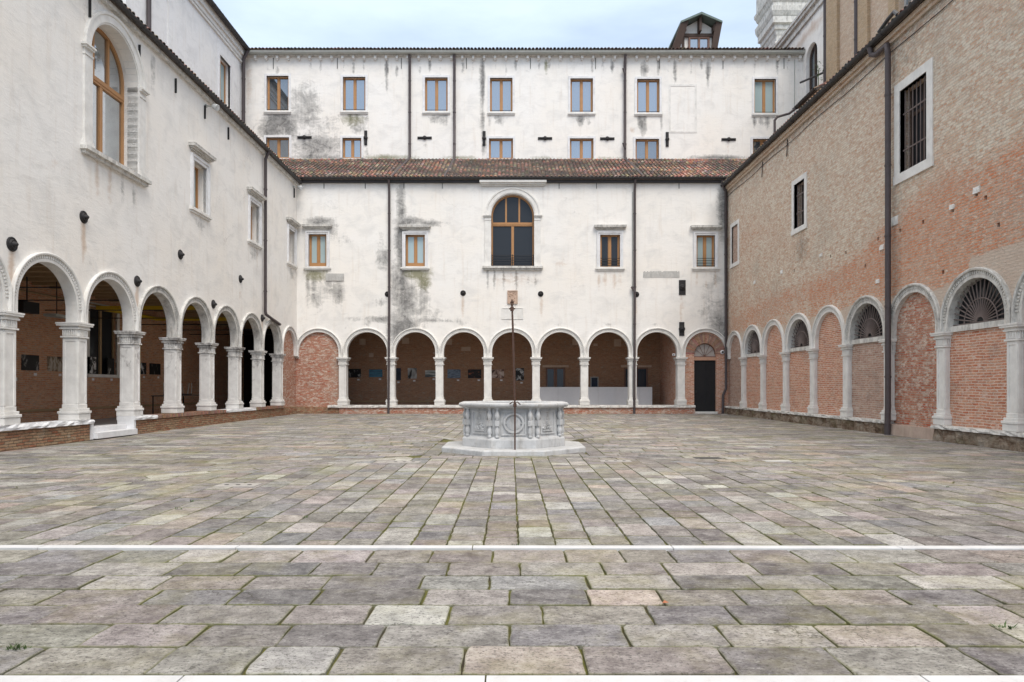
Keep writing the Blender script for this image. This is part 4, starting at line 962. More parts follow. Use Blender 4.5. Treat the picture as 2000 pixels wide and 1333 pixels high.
# windows
for i, (a0, a1, z0, z1) in enumerate(RW):
    cw = [.27, .20, .2][i]
    s = MB(); mitre(s, FR, a0, a1, z0, z1, cw, -.15, .03); s.fbox(FR, a0-cw-.03, a1+cw+.03, z0-cw, z0, -.15, .05)
    if i == 2:
        o = s.build('window', 'stone', rw, label='blocked window filled with brick inside a white stone frame')
        m = MB(); m.fbox(FR, a0, a1, z0, z1, -.3, -.05); m.build('brick_infill', 'brick_grey', o); continue
    f = MB()
    for u in ((a0, a0+.06), (a1-.06, a1), ((a0+a1)/2-.04, (a0+a1)/2+.04)): f.fbox(FR, u[0], u[1], z0, z1, -.36, -.30)
    f.fbox(FR, a0, a1, z0+(z1-z0)*.68, z0+(z1-z0)*.72, -.35, -.295); o = f.build('window', 'wood_d', rw)
    s.build('stone_surround', 'stone', o)
    m = MB(); m.fbox(FR, a0, a1, z0, z1, -.345, -.335); m.build('pane', 'gl_dark', o)
    m = MB(); nb = 7 if i == 0 else 5
    for k in range(nb):
        u = a0+(a1-a0)*(k+.5)/nb; m.tube([FR.p(u, z0, -.10), FR.p(u, z1, -.10)], .017, 6)
    for q in ((.28, .72) if i == 0 else (.35, .75)): m.fbox(FR, a0, a1, z0+(z1-z0)*q-.02, z0+(z1-z0)*q+.02, -.115, -.085)
    m.build('bars', 'grille', o)
tileroof(rw, FR, 5, 40.6, 12.28, 4.5, .545, .24, hue=3)
gutter(rw, FR, 5, 36.1, 12.26, .27, .10)
m = MB(); m.rough(FR, 5, 36.1, 12.02, 12.18, 0, .14, .006, .3); m.rough(FR, 5, 36.1, 11.90, 12.02, 0, .07, .006, .3); m.build('eave_corbel', 'brick_tan', rw)
m = MB(); pts = [FR.p(5+k*1.3, 11.62+.035*sin(k*1.7), .03) for k in range(25)]; m.tube(pts, .013, 5)
for a_ in (31, 28.2): m.tube([FR.p(a_, 11.8, .04), FR.p(a_+.02, 11.3, .05), FR.p(a_+.05, 11.1, .05)], .02, 5)
m.build('cable', 'iron', rw)
downpipe(rw, [FR.p(21.3, 12.18, .27), FR.p(21.3, 11.95, .22), FR.p(21.1, 11.85, .18), FR.p(20.5, 11.86, .17), FR.p(20.45, 11.6, .17), FR.p(20.45, .9, .17), FR.p(20.45, 0, .19)], .085)
m = MB(); m.tube([FR.p(19.7, 12.33, .30), FR.p(20.05, 12.62, .2), FR.p(20.5, 12.62, .15), FR.p(20.9, 12.45, .2)], .06, 8); m.build('cable_duct', 'lead', rw, smooth=True)
m = MB(); m.box(XR, XR+4.6, 4.8, 4.99, 0, 12.2); m.build('gable_wall', 'brick_pale', rw)

# ================================================================== UPPER BACK BUILDING
ub = thing('white_building', 'tall white building behind the lean-to roof with orange framed windows in two rows', 'building', (0, 40.7, 0))
UA, UB_ = -16.2, ux(1568); utop = uz(112)
W1 = [(521, 564, 149, 217), (670, 714, 151, 217), (830, 874.5, 152, 218), (957, 1001, 153, 219), (1114, 1158, 154, 220), (1244, 1288, 155, 221), (1473, 1515, 155, 222)]
W2 = [(520, 565, 269, 309), (669, 706, 270, 309), (955, 1002, 271, 310), (1113, 1159, 271, 311), (1241, 1287, 272, 312), (1470, 1510, 272, 312)]
holes = [rect(ux(a), ux(b), uz(d_), uz(c)) for a, b, c, d_ in W1+W2]
bl = [(545, 236, 30, 16, 1.1, 0), (530, 255, 26, 18, .9, 0), (560, 250, 26, 22, .85, 0), (600, 215, 32, 60, .62, 0), (590, 170, 22, 30, .35, 0), (620, 285, 55, 26, .75, 0), (640, 240, 50, 30, .4, 0), (500, 250, 14, 30, .4, 0),
      (690, 234, 26, 12, .75, 1), (700, 245, 18, 22, .6, 0), (595, 285, 12, 22, .8, 0), (715, 300, 4, 14, .6, 0), (520, 180, 14, 40, .35, 0), (575, 200, 12, 50, .5, 0),
      (755, 135, 3.5, 20, 1.1, 0), (755, 165, 3, 25, .6, 0), (942, 160, 4.5, 50, 1.1, 0), (942, 235, 5, 35, .8, 0), (1006, 125, 3.5, 10, .9, 0), (1068, 130, 3.5, 16, 1.1, 1), (1195, 130, 3.5, 14, .8, 0), (1257, 135, 4.5, 17, 1.1, 0),
      (1318, 140, 4, 24, .8, 0), (1382, 140, 4, 28, .9, 0), (886, 220, 6, 90, .35, 0), (801, 220, 6, 90, .35, 0), (1256, 242, 6, 22, 1.0, 0), (855, 234, 20, 12, .55, 0), (980, 234, 20, 10, .35, 0), (1135, 232, 20, 8, .4, 0),
      (1495, 238, 20, 12, .35, 0), (945, 290, 5, 22, .7, 0), (1400, 309, 55, 6, .9, 0), (760, 308, 60, 6, .8, 1), (620, 308, 60, 6, .8, 0), (900, 309, 40, 5, .7, 1), (1060, 310, 50, 5, .55, 1), (1180, 310, 60, 5, .5, 1), (1270, 313, 30, 4, .5, 0),
      (1064, 290, 4, 14, .4, 2), (1186, 290, 4, 14, .4, 2), (1423, 290, 4, 14, .5, 2), (486, 160, 7, 60, .6, 2), (830, 288, 4, 14, .5, 0), (1235, 254, 5, 5, .8, 2), (905, 180, 90, 60, .12, 0), (1315, 190, 5, 40, .25, 0)]
rr = random.Random(8)
p = 500.5
while p < 1566: bl.append((p, 124+rr.uniform(0, 14), 2.6, rr.uniform(8, 24), rr.uniform(.3, .95), 0)); p += 21.2
for a, b, c, d_ in W1: bl += [(rr.uniform(a-4, b+4), d_+14, 3, rr.uniform(8, 20), rr.uniform(.4, .85), 0) for _ in range(4)]
m = wallmesh(FU, rect(UA, UB_, 13.6, utop), holes, .4, blobs(bl, ux, uz, SU), .2); m.build('wall', 'plaster', ub)
panes1 = ['gl_dark', 'gl_sky', 'gl_sky', 'gl_sky', 'gl_sky', 'gl_sky', 'gl_blind']; M['gl_half'] = glass('half_reflecting_glass', (.05, .06, .07), .28)
for i, (a, b, c, d_) in enumerate(W1): window(FU, ux(a), ux(b), uz(d_), uz(c), ub, 'gl_half' if i == 0 else panes1[i], .13, False, 1, .16, True, .03)
for i, (a, b, c, d_) in enumerate(W2): window(FU, ux(a), ux(b), uz(d_), uz(c), ub, 'gl_half' if i in (0, 4, 5) else 'gl_sky', .13, False, 0, .16, False)
m = MB(); a0, a1, z0, z1 = ux(1310), ux(1357), uz(256), uz(169); cs = .12; mitre(m, FU, a0, a1, z0, z1, cs, -.02, .018); m.fbox(FU, a0-cs, a1+cs, z0-cs, z0, -.02, .018); m.build('blocked_window_frame', 'stone', ub)
for p, q in ((595, 269), (829.5, 270), (1064.5, 271), (1186, 271.5), (1423, 273)):
    m = MB(); a, z = ux(p), uz(q); m.box8([FU.p(a-.43, z-.08, 0), FU.p(a+.43, z-.08, 0), FU.p(a+.43, z+.08, 0), FU.p(a-.43, z+.08, 0), FU.p(a-.43, z-.07, .05), FU.p(a+.43, z-.07, .05), FU.p(a+.43, z+.07, .05), FU.p(a-.43, z+.07, .05)])
    m.lathe(FU.p(a, z, .04), [(.13, 0), (.12, .05), (.05, .10)], 10, FU.N); m.fbox(FU, a-.36, a+.36, z-.02, z+.03, .05, .09); m.build('wall_anchor', 'iron', ub)
for p, q in ((714.5, 270), (945.5, 271), (1303, 273)):
    m = MB(); a, z = ux(p), uz(q); m.fbox(FU, a-.09, a+.09, z-.44, z+.44, 0, .05); m.fbox(FU, a-.03, a+.03, z-.38, z+.38, .05, .09); m.lathe(FU.p(a, z, .04), [(.13, 0), (.12, .05), (.05, .10)], 10, FU.N); m.build('wall_anchor', 'iron', ub)
tileroof(ub, FU, UA, UB_, utop+.26, 7.5, .38, .42, hue=0)
gutter(ub, FU, UA+.3, UB_+.1, utop+.18, .30, .16, 'zinc')
m = MB(); m.fbox(FU, UA, UB_, utop-.005, utop+.15, -.3, .2); m.build('cornice', 'stone_w', ub)
p = 500.5
while p < 1566: m = MB(); a = ux(p); m.fbox(FU, a-.07, a+.07, utop-.17, utop-.006, 0, .22); m.fbox(FU, a-.05, a+.05, utop-.24, utop-.17, 0, .14); p += 21.2; m.build('corbel', 'stone', ub)
for p in (534, 659, 784, 911, 1036, 1163, 1288, 1412, 1531): MB().fbox(FU, ux(p)-.015, ux(p)+.015, uz(135), uz(114), .01, .03).build('gutter_hook', 'iron', ub)
def roofpt(dist, h=.14): # a point above the lean-to roof dist in front of the upper wall
    return 12.6+.545*(4.5-dist)+h
for p, q in ((801, 764), (888, 868), (1220, 1257)):
    x = ux(p); x2 = (q-VPX)*36.1/FPX
    downpipe(ub, [(x, 40.38, utop), (x, 40.55, utop-.35), (x, 40.55, roofpt(.1, .3)), (x+(x2-x)*.08, 40.3, roofpt(.4, .2)), (x2, 36.25, roofpt(4.45, .16)), (x2, 36.0, 12.62)], .08)
for q in (497, 970-0):
    m = MB(); zz = uz(145 if q < 900 else 290); x = ux(1220); m.tube([(x, 40.5, zz-.1), (x-.12, 40.5, zz+.25)], .07, 8); m.build('pipe_branch', 'pipe', ub, smooth=True)
m = MB(); m.tube([(ux(1551), 40.64, uz(118)), (ux(1551), 40.64, uz(235))], .02, 6); m.build('conduit', 'zinc', ub)
m = MB(); m.box(UA, UB_, 47.8, 48.1, 13.6, utop+2.5); m.box(UB_, UB_+.2, 40.75, 48.1, 13.6, utop); m.build('rear_wall', 'plaster', ub)
m = MB(); m.box(UA, UB_+.2, 40.75, 48.1, utop+.0, utop+.1); m.build('attic_floor', 'ceil', ub)
# dormer
D = MB(); dy = 42.3; sD = dy/FPX; dx_ = lambda p: (p-VPX)*sD; dz_ = lambda p: CH+(HY-p)*sD
FD = Frame((0, dy, 0), (1, 0, 0), (0, -1, 0))
x0, x1, xm = dx_(1331), dx_(1395), dx_(1364); zb = dz_(112); ze = dz_(58); zt = dz_(40)
P = [(x0, zb), (x1, zb), (x1, ze), (xm, zt), (x0, ze)]
D.add([FD.p(a, z, 0) for a, z in P]+[FD.p(a, z, -4.5) for a, z in P], [(0, 1, 2, 3, 4), (9, 8, 7, 6, 5), (0, 5, 6, 1), (1, 6, 7, 2), (0, 4, 9, 5)])
dm = D.build('dormer', 'plaster', ub)
m = MB()
for sg, xe in ((-1, dx_(1324)), (1, dx_(1404))):
    zz = dz_(53.5); zl = dz_(36) ; m.box8([FD.p(xe, zz-.12, .75), FD.p(xe, zz, .75), FD.p(xm, zl, .75), FD.p(xm, zl-.14, .75), FD.p(xe, zz-.12, -4.6), FD.p(xe, zz, -4.6), FD.p(xm, zl, -4.6), FD.p(xm, zl-.14, -4.6)])
m.build('roof', 'copper', dm)
# steep side eaves sloping down the roof behind
m = MB()
for sg, xa, xb in ((-1, dx_(1325), dx_(1308)), (1, dx_(1403), dx_(1393))):
    pass
for sg in (-1, 1):
    xe = dx_(1325) if sg < 0 else dx_(1404); xl = dx_(1306) if sg < 0 else dx_(1395); wd = .52 if sg < 0 else .34
    m = MB(); m.box8([FD.p(xe, dz_(56), .72), FD.p(xe-sg*wd, dz_(56)+.25, .60), FD.p(xl-sg*wd, dz_(110), .40), FD.p(xl, dz_(110), .55), FD.p(xe, dz_(54), .60), FD.p(xe-sg*wd, dz_(54)+.25, .48), FD.p(xl-sg*wd, dz_(110), .28), FD.p(xl, dz_(110), .42)]); m.build('side_board', 'wood_d', dm)
m = MB(); z1 = dz_(74); z2 = dz_(68)
m.fbox(FD, x0-.15, x1+.15, z1, z2, 0, .14); m.fbox(FD, x0, x0+.16, zb, z1, 0, .12); m.fbox(FD, x1-.16, x1, zb, z1, 0, .12); m.fbox(FD, xm-.07, xm+.07, z2, zt+.02, 0, .5)
for sg in (-1, 1):
    xx = x0 if sg < 0 else x1; m.box8([FD.p(xx, z2, 0), FD.p(xx-sg*.18, z2, 0), FD.p(xx-sg*.18, ze+.1, 0), FD.p(xx, ze-.02, 0), FD.p(xx, z2, .5), FD.p(xx-sg*.18, z2, .5), FD.p(xx-sg*.18, ze+.1, .5), FD.p(xx, ze-.02, .5)])
m.build('timber_frame', 'wood_d', dm)
a0, a1 = dx_(1344), dx_(1385); m = MB()
for u in ((a0, a0+.12), (a1-.12, a1), ((a0+a1)/2-.07, (a0+a1)/2+.07)): m.fbox(FD, u[0], u[1], zb, z1, .001, .10)
m.fbox(FD, a0, a1, z1-.1, z1, .001, .105); m.build('window_frame', 'wood_r', dm)
m = MB(); m.fbox(FD, a0, a1, zb, z1, .02, .04); m.build('pane', 'gl_sky', dm)

# ================================================================== UPPER LEFT BUILDING
ul = thing('white_building', 'tall cool white building rising behind the left wing with sunk wall panel and dark eave', 'building', (-16.1, 40.7, 0))
FUL = Frame((-16.1, 0, 0), (0, 1, 0), (1, 0, 0)); ly = lambda p: 16.1*FPX/(VPX-p)
y0 = ly(246); pa0, pa1 = ly(291.5), ly(329); pz0 = 16.2
wz = (37.2, 38.6, 17.3, 19.8)
m = wallmesh(FUL, rect(y0, 41.0, 12.5, 21.6), [rect(pa0, pa1, pz0, 20.6), rect(wz[0], wz[1], wz[2], wz[3])], .4, lambda a, z: (.5*max(0, 1-(40.7-a)/1.0)+.25*(z > 20.3), 0, 0), .35); m.build('wall', 'plaster_cool', ul)
m = MB(); m.fbox(FUL, pa0-.1, pa1+.1, pz0-.1, 20.7, -.3, -.07); m.build('sunk_panel', 'plaster_cool', ul)
window(FUL, *wz, ul, 'gl_blind', .18, False, 0, .25, True)
m = MB(); m.fbox(FUL, y0, 40.6, 20.75, 20.85, 0, .10); m.fbox(FUL, y0, 40.6, 21.2, 21.6, 0, .18); m.fbox(FUL, y0, 40.6, 20.98, 21.2, 0, .08); m.build('cornice', 'stone', ul)
tileroof(ul, FUL, y0-.2, 40.6, 21.68, 6, .45, .35, hue=5)
gutter(ul, FUL, y0-.2, 40.6, 21.62, .42, .12)
a_ = ly(286.5); downpipe(ul, [FUL.p(a_, 21.5, .4), FUL.p(a_, 20.9, .25), FUL.p(a_, 20.5, .10), FUL.p(a_, 15.0, .10)], .10)
downpipe(ul, [FUL.p(40.2, 21.5, .4), FUL.p(40.2, 21.0, .15), FUL.p(40.2, 15.1, .14)], .10)
m = MB(); m.box(-24, -16.5, y0, y0+.3, 12, 22); m.box(-24, -23.7, y0+.3, 41, 12, 22); m.build('rear_wall', 'plaster_cool', ul)

# ================================================================== CHURCH AT THE UPPER RIGHT
ch = thing('church', 'huge old church flank in tan brick and flaking white plaster above the right wing', 'church', (17.6, 40.7, 0))
XC = 17.6; FC = Frame((XC, 0, 0), (0, 1, 0), (-1, 0, 0)); cy = lambda p: XC*FPX/(p-VPX)
cyt = cy(1616); ztc = 23.1; end = 45.2
def cwear(a, z):
    n = mnoise.noise(Vector((a*.8, z*.8, 2)))*.4
    return (max(0, .6-(23.1-z)/.8)+n*.2, 0, max(0, .75-abs(z-22.3)/.9+n))
m = wallmesh(FC, rect(cyt, end, 12, ztc), [archpoly(39.45, .74, 17.2, 20.8)], .5, cwear, .3); m.build('wall', 'plaster', ch)
m = wallmesh(FC, rect(20, cyt, 12, ztc+1), [rect(cy(1789), cy(1757), 18.0, 22.0)], .5, lambda a, z: (.2, 0, .1), .5); m.build('brick_wall', 'brick_tan', ch)
for p0, p1 in ((1640, 1619), (1700, 1681)): m = MB(); m.fbox(FC, cy(p0), cy(p1), 12, 24.1, 0, .16); m.build('pilaster', 'brick_quoin', ch)
m = MB(); m.fbox(FC, cy(1755), cy(1741), 12, 24.1, 0, .16); m.build('pilaster', 'brick_quoin', ch)
for p in (1617, 1678): a_ = cy(p); downpipe(ch, [FC.p(a_, 24, .14), FC.p(a_, 12.5, .14)], .11)
m = MB(); m.arch(FC, 39.45, 17.2, 20.8, [(.60, -.3), (.60, -.2), (.72, -.2), (.72, -.3)], 18); m.fbox(FC, 39.40, 39.50, 17.2, 21.4, -.3, -.2); o = m.build('arched_window', 'wood_d', ch)
m = MB(); P = archpoly(39.45, .72, 17.2, 20.8, 18); m.add([FC.p(a, z, -.27) for a, z in P], [tuple(range(len(P)))]); m.build('pane', 'gl_half', o)
a0, a1 = cy(1789), cy(1757); m = MB()
for u in ((a0, a0+.1), (a1-.1, a1), ((a0+a1)/2-.05, (a0+a1)/2+.05), ((a0*3+a1)/4-.03, (a0*3+a1)/4+.03)): m.fbox(FC, u[0], u[1], 18.0, 22, -.3, -.2)
m.fbox(FC, a0, a1, 18.0, 18.12, -.3, -.19); o = m.build('window', 'stone_grey', ch); m = MB(); m.fbox(FC, a0, a1, 18, 22, -.28, -.26); m.build('pane', 'gl_sky', o)
# long raking stone cornice of the flank
m = MB()
for (q0, q1, e) in ((0, .22, .10), (.22, .42, .05), (.42, .62, .22), (.62, .78, .30)): m.fbox(FC, cyt-10, end, ztc+q0, ztc+q1, -.3, e)
m.build('cornice', 'stone_w', ch)
# entablature block at the front corner: stepped mouldings turning the corner
m = MB(); Xf = XC+3; Xp = 17.5
pr_ = [(0, 14), (0, 23.6), (.1, 23.65), (.12, 23.8), (.22, 23.9), (.22, 24.05), (.06, 24.1), (.06, 24.5), (.12, 24.6), (.17, 24.8), (.25, 24.85), (.27, 25.1), (.42, 25.2), (.42, 25.6), (.46, 25.65), (.56, 25.9), (.58, 26.2), (.40, 26.3), (.40, 26.5), (.48, 26.6), (.55, 26.8), (.62, 26.9), (.64, 27.1), (.5, 27.2), (.5, 29)]
vs = []
for e, z in pr_: vs += [(Xp-e, 44.3-e, z), (Xf, 44.3-e, z), (Xf, 46.4+e*.6, z), (Xp-e, 46.4+e*.6, z)]
m.add(vs, [(i*4+k, i*4+(k+1) % 4, i*4+4+(k+1) % 4, i*4+4+k) for i in range(len(pr_)-1) for k in range(4)])
m.build('entablature', 'stone_w', ch)
m = MB(); m.box(XC, XC+8, 46, 60, 12, 22); m.build('nave_wall', 'plaster', ch)
# small tiled roof in the gap
g = thing('lean_to', 'small dark tiled lean-to tucked between the church wall and the gutter', 'roof', (16.9, 38.5, 0))
FG = Frame((16.65, 0, 0), (0, 1, 0), (-1, 0, 0)); m = MB(); m.fbox(FG, 36.6, 39.0, 12.8, 17.55, -.9, 0); m.build('wall', 'brick_tan', g)
tileroof(g, FG, 36.5, 39.1, 17.62, .85, .5, .15, hue=1)
gutter(g, FG, 36.5, 39.1, 17.60, .22, .09)
downpipe(g, [FG.p(38.9, 17.5, .22), FG.p(39.1, 17.3, .5), FG.p(39.1, 17.1, 1.2), FG.p(39.1, 16.9, 1.35), FG.p(39.1, 15.0, 1.35)], .07)
rb_ = MB(); rb_.tube([(XC-.9, 38.9, 19.0), (XC-.1, 37.4, 18.95)], .06, 8); o = rb_.build('roof_rail', 'lead', None); tag(o, 'short dark rail bar across the foot of the church arched window', 'rail')
random.seed(11)
m = MB()
for k in range(60):
    c = Vector((16.95, 37.15, 18.9))+Vector((random.gauss(0, .12), random.gauss(0, .15), random.gauss(0, .3))); u = Vector((random.gauss(0, 1), random.gauss(0, 1), random.gauss(0, 1))).normalized()*.07; v_ = u.orthogonal().normalized()*.035
    m.add([c-u, c+v_, c+u, c-v_], [(0, 1, 2, 3)])
m.tube([(16.95, 37.15, 17.6), (16.95, 37.15, 18.9)], .02, 5)
o = m.build('roof_plant', 'leaf', None); tag(o, 'small self-sown bush growing on the roof beside the church pipe', 'plant')

# ================================================================== WELL
well = thing('well_head', 'octagonal pale marble well with carved panels and paired balusters on a stepped slab', 'well', (CX, CY, 0))
def octo(ap): r = ap/cos(pi/8); return [(CX+r*cos(pi/8+k*pi/4), CY+r*sin(pi/8+k*pi/4)) for k in range(8)]
def octprof(m, prof, closed=True):
    vs = []
    for ap, z in prof: vs += [(x, y, z) for x, y in octo(ap)]
    k = len(prof); fs = [(i*8+j, i*8+(j+1) % 8, ((i+1) % k)*8+(j+1) % 8, ((i+1) % k)*8+j) for i in range(k if closed else k-1) for j in range(8)]
    m.add(vs, fs); return m
m = MB(); octprof(m, [(1.62, -.03), (1.62, .09), (1.60, .115), (1.0, .118)], False); m.build('base_slab', 'stone_well', well, bevel=.008)
m = MB(); octprof(m, [(1.165, .117), (1.165, .29), (1.15, .32), (1.11, .34), (1.06, .36), (1.055, .98), (1.10, 1.0), (.92, 1.0), (.92, .12)]); m.build('basin', 'stone_well', well, bevel=.006)
m = MB(); octprof(m, [(1.14, .995), (1.20, 1.01), (1.24, 1.03), (1.25, 1.06), (1.24, 1.09), (1.20, 1.108), (.90, 1.108), (.88, 1.09), (.88, 1.0)]); m.build('rim', 'stone_well', well, bevel=.008)
m = MB(); vs = [(x, y, .35) for x, y in octo(.93)]; m.add(vs, [tuple(range(8))]); m.build('dark_well_bottom', 'iron', well)  # black sheet across the shaft, its colour stands in for the unlit bottom
for k in range(8):
    th = -pi/2+k*pi/4; Nn = Vector((cos(th), sin(th), 0)); A = Vector((-sin(th), cos(th), 0)); Fk = Frame(Vector((CX, CY, 0))+Nn*1.056, A, Nn)
    m = MB(); hw = .245
    if k % 2 == 0:
        mitre(m, Fk, -hw, hw, .42, .90, .028, 0, .03); m.fbox(Fk, -hw-.028, hw+.028, .392, .42, 0, .03)
        m.arch(Fk, 0, None, .66, [(.185, 0), (.185, .045), (.215, .05), (.235, .03), (.235, 0)], 32, True, 0, 2*pi)
        m.lathe(Fk.p(0, .66, 0), [(.16, 0), (.155, .012), (.11, .018), (.04, .02)], 24, Nn)
        for u in (-.20, .20): m.fbox(Fk, u-.055, u+.055, .645, .675, 0, .03)
        m.fbox(Fk, -.015, .015, .86, .90, 0, .03); m.fbox(Fk, -.015, .015, .42, .45, 0, .03)
    else:
        mitre(m, Fk, -.21, .21, .44, .90, .028, 0, .028); m.fbox(Fk, -.238, .238, .41, .44, 0, .028)
        m.fbox(Fk, -.16, .16, .47, .50, 0, .03)
        rr = random.Random(k)
        for i in range(30):
            a = rr.uniform(-.15, .15); z = .50+rr.random()*(.19-abs(a)*.95); r = rr.uniform(.018, .034)
            m.lathe(Fk.p(a, z, 0), [(r, 0), (r*.9, .018), (r*.55, .034), (r*.1, .04)], 8, Nn)
        for (a, z) in ((0, .83), (0, .77), (-.09, .77), (.09, .77), (-.09, .74), (0, .86), (.09, .74), (0, .74)): m.fbox(Fk, a-.022, a+.022, z-.008, z+.008, 0, .012)
    m.build('carved_panel', 'stone_well', well, bevel=.004)
    for sg in (-1, 1):
        u = sg*(.437-.075); b = MB(); o3 = Fk.p(u, 0, .055)
        b.lathe(o3+Vector((0, 0, .345)), [(.042, 0), (.048, .03), (.035, .05), (.052, .09), (.056, .13), (.05, .18), (.033, .235), (.036, .25)], 14)
        b.lathe(o3+Vector((0, 0, .73)), [(.036, 0), (.04, .02), (.056, .07), (.058, .10), (.048, .15), (.030, .20), (.028, .225), (.05, .24), (.052, .27)], 14)
        b.fbox(Fk, u-.047, u+.047, .60, .725, .01, .11)
        b.build('baluster', 'stone_well', well, smooth=True)
# iron pole
m = MB(); m.tube([(.085, 14.40, .11), (.085, 14.41, 1.0), (.07, 14.42, 1.6), (.055, 14.42, 2.2), (.04, 14.42, 2.7), (.022, 14.42, 3.22)], [.024, .026, .03, .034, .031, .026], 4)
pole = m.build('iron_pole', 'rust', None); tag(pole, 'tall rusty iron pole standing upright in front of the marble well', 'pole')
m = MB(); m.tube([(-.04, 14.42, 3.13), (.09, 14.42, 3.13)], .016, 6); m.box(-.015, .06, 14.385, 14.455, 3.08, 3.17); m.build('cross_bar', 'rust', pole)
m = MB(); m.lathe((.022, 14.42, 3.2), [(.03, 0), (.016, .04), (.03, .07), (.022, .10), (.006, .13)], 8)
for sg in (-1, 1): m.tube([(.022, 14.42, 3.2), (.022+sg*.035, 14.42, 3.24), (.022+sg*.03, 14.42, 3.28)], .008, 5)
m.build('finial', 'rust', pole)
m = MB(); m.box(.05, .12, 14.375, 14.62, 1.03, 1.10); m.tube([(-.03, 14.40, 1.09), (.04, 14.38, 1.14), (.085, 14.38, 1.10), (.13, 14.38, 1.14), (.20, 14.40, 1.08)], .013, 6); m.build('bracket', 'rust', pole)

# ================================================================== THINGS IN THE ARCADES
def pic(F, a0, a1, z0, z1, mat, label, cap=True):
    o = bpy.data.objects.new('photograph_print', None)
    m = MB(); m.fbox(F, a0, a1, z0, z1, 0, .03)
    p = m.build('photo_print', mat, None); bpy.data.objects.remove(o); tag(p, label, 'photo print', 'photo prints hung along the arcade walls')
    if cap:
        m = MB(); m.fbox(F, a1-.22, a1-.08, z0-.17, z0-.08, 0, .01); c = m.build('caption_card', 'white', None)
        tag(c, 'white caption card under the '+label.replace(' and white', '').replace('white ', ''), 'caption card', 'caption cards under the prints')
def pm(name, cols, sc, det=4, st=(1, 1, 1), th=(.4, .6)):
    t = NT(name); v = t.scale(t.obj(), st); n = t.noise(v, sc, det, .6, .5)
    k = len(cols); return t.done(t.bsdf(t.ramp(n, *[(th[0]+(th[1]-th[0])*i/max(1, k-1), c) for i, c in enumerate(cols)]), .5, 0, None, .3))
Pm = dict(night=pm('print_black_with_pale_figure', [(.01, .01, .01), (.01, .01, .01), (.5, .48, .45)], 2.2, 3, (1.5, 1.5, .8), (.4, .68)),
          sea=pm('print_blue_sea', [(.03, .10, .16), (.07, .22, .32), (.05, .13, .2)], 1.5, 3, (.6, .6, 5)),
          navy=pm('print_navy', [(.01, .015, .03), (.02, .03, .06)], 2), door=pm('print_white_doorway', [(.5, .5, .5), (.3, .3, .3), (.02, .02, .02)], 2.1, 2, (1, 1, .7), (.35, .6)),
          bridge=pm('print_grey_bridge', [(.03, .035, .04), (.2, .22, .22), (.6, .6, .58)], 2.0, 3, (.5, .5, 6), (.35, .62)),
          pale=pm('print_pale_blue_town', [(.07, .10, .15), (.22, .28, .36), (.10, .13, .18)], 3, 4, (.8, .8, 4)), ember=pm('print_dark_glow', [(.008, .006, .006), (.02, .01, .01), (.3, .09, .04)], 3, 2, (1, 1, 3), (.4, .72)),
          skin=pm('print_warm_figures', [(.10, .06, .05), (.45, .30, .24), (.6, .5, .45)], 4, 4), mono=pm('print_black_and_white', [(.01, .01, .01), (.03, .03, .03), (.6, .6, .6)], 5, 4, (1, 1, 1), (.42, .6)),
          sepia=pm('print_sepia_street', [(.05, .03, .02), (.22, .16, .10), (.5, .45, .38)], 5, 4, (1, 1, .5)))
for a, b, c, d_, mt, lb_ in ((681, 705, 721, 738, 'night', 'black print leftmost on the rear arcade wall'), (721, 747, 722, 737, 'sea', 'blue seascape print in the first open rear arch'),
        (771, 783, 719.5, 743, 'navy', 'tall navy print by the left downpipe'), (796.5, 814, 719.5, 740, 'door', 'upright print of a dark doorway'), (830.5, 852, 724, 737, 'bridge', 'wide grey and white striped landscape print'),
        (874, 899.5, 722, 739, 'pale', 'pale blue grey town print above the left of the well'), (914, 940, 722, 739, 'ember', 'nearly black print with faint orange glow'), (959, 984, 722, 739, 'skin', 'warm beige print of figures left of the iron pole'),
        (1007, 1023.5, 719.5, 744, 'mono', 'upright black and white print behind the iron pole')):
    pic(FI, ix(a), ix(b), iz(d_), iz(c), Pm[mt], lb_)
for y0_, y1_, z0, z1, mt, lb_ in ((22.15, 22.95, 2.0, 2.52, 'night', 'black print in the first full left arch'), (23.4, 24.2, 2.0, 2.52, 'sepia', 'sepia street print beside the second left column'),
        (25.55, 26.1, 1.86, 2.60, 'mono', 'tall black and white print below the hanging sign'), (26.85, 27.3, 1.86, 2.60, 'night', 'narrow black print with a white figure by the third left column'),
        (29.1, 29.7, 2.0, 2.5, 'mono', 'small black and white print in third left arch'), (30.0, 30.9, 2.0, 2.5, 'night', 'dark print beside the fourth left column'), (20.0, 20.7, 2.0, 2.5, 'sepia', 'sepia print half hidden behind the front left column')):
    pic(FLI, y0_, y1_, z0, z1, Pm[mt], lb_)
# framed notice on the rear wall
m = MB(); a0, a1, z0, z1 = ix(1155), ix(1167), iz(756), iz(738); m.fbox(FI, a0, a1, z0, z1, 0, .02); o = m.build('framed_notice', Pm['navy'], None); tag(o, 'small framed dark notice on the arcade brick above the white partition', 'frame')
m = MB(); mitre(m, FI, a0, a1, z0, z1, .05, 0, .04); m.fbox(FI, a0-.05, a1+.05, z0-.05, z0, 0, .04); m.build('frame', 'stone_grey', o)
# low white partition
pt = thing('partition', 'low white panelled partition standing inside the right rear arches', 'partition', (5, 39.4, .2))
sx = 1.60
for i, l in enumerate((1.15, 2.35, 1.05, 1.35, .75)):
    m = MB(); m.box(sx+.004, sx+l-.004, 39.35+(i % 2)*.008, 39.41+(i % 2)*.008, .2, 1.43); m.build('panel', 'white', pt); sx += l
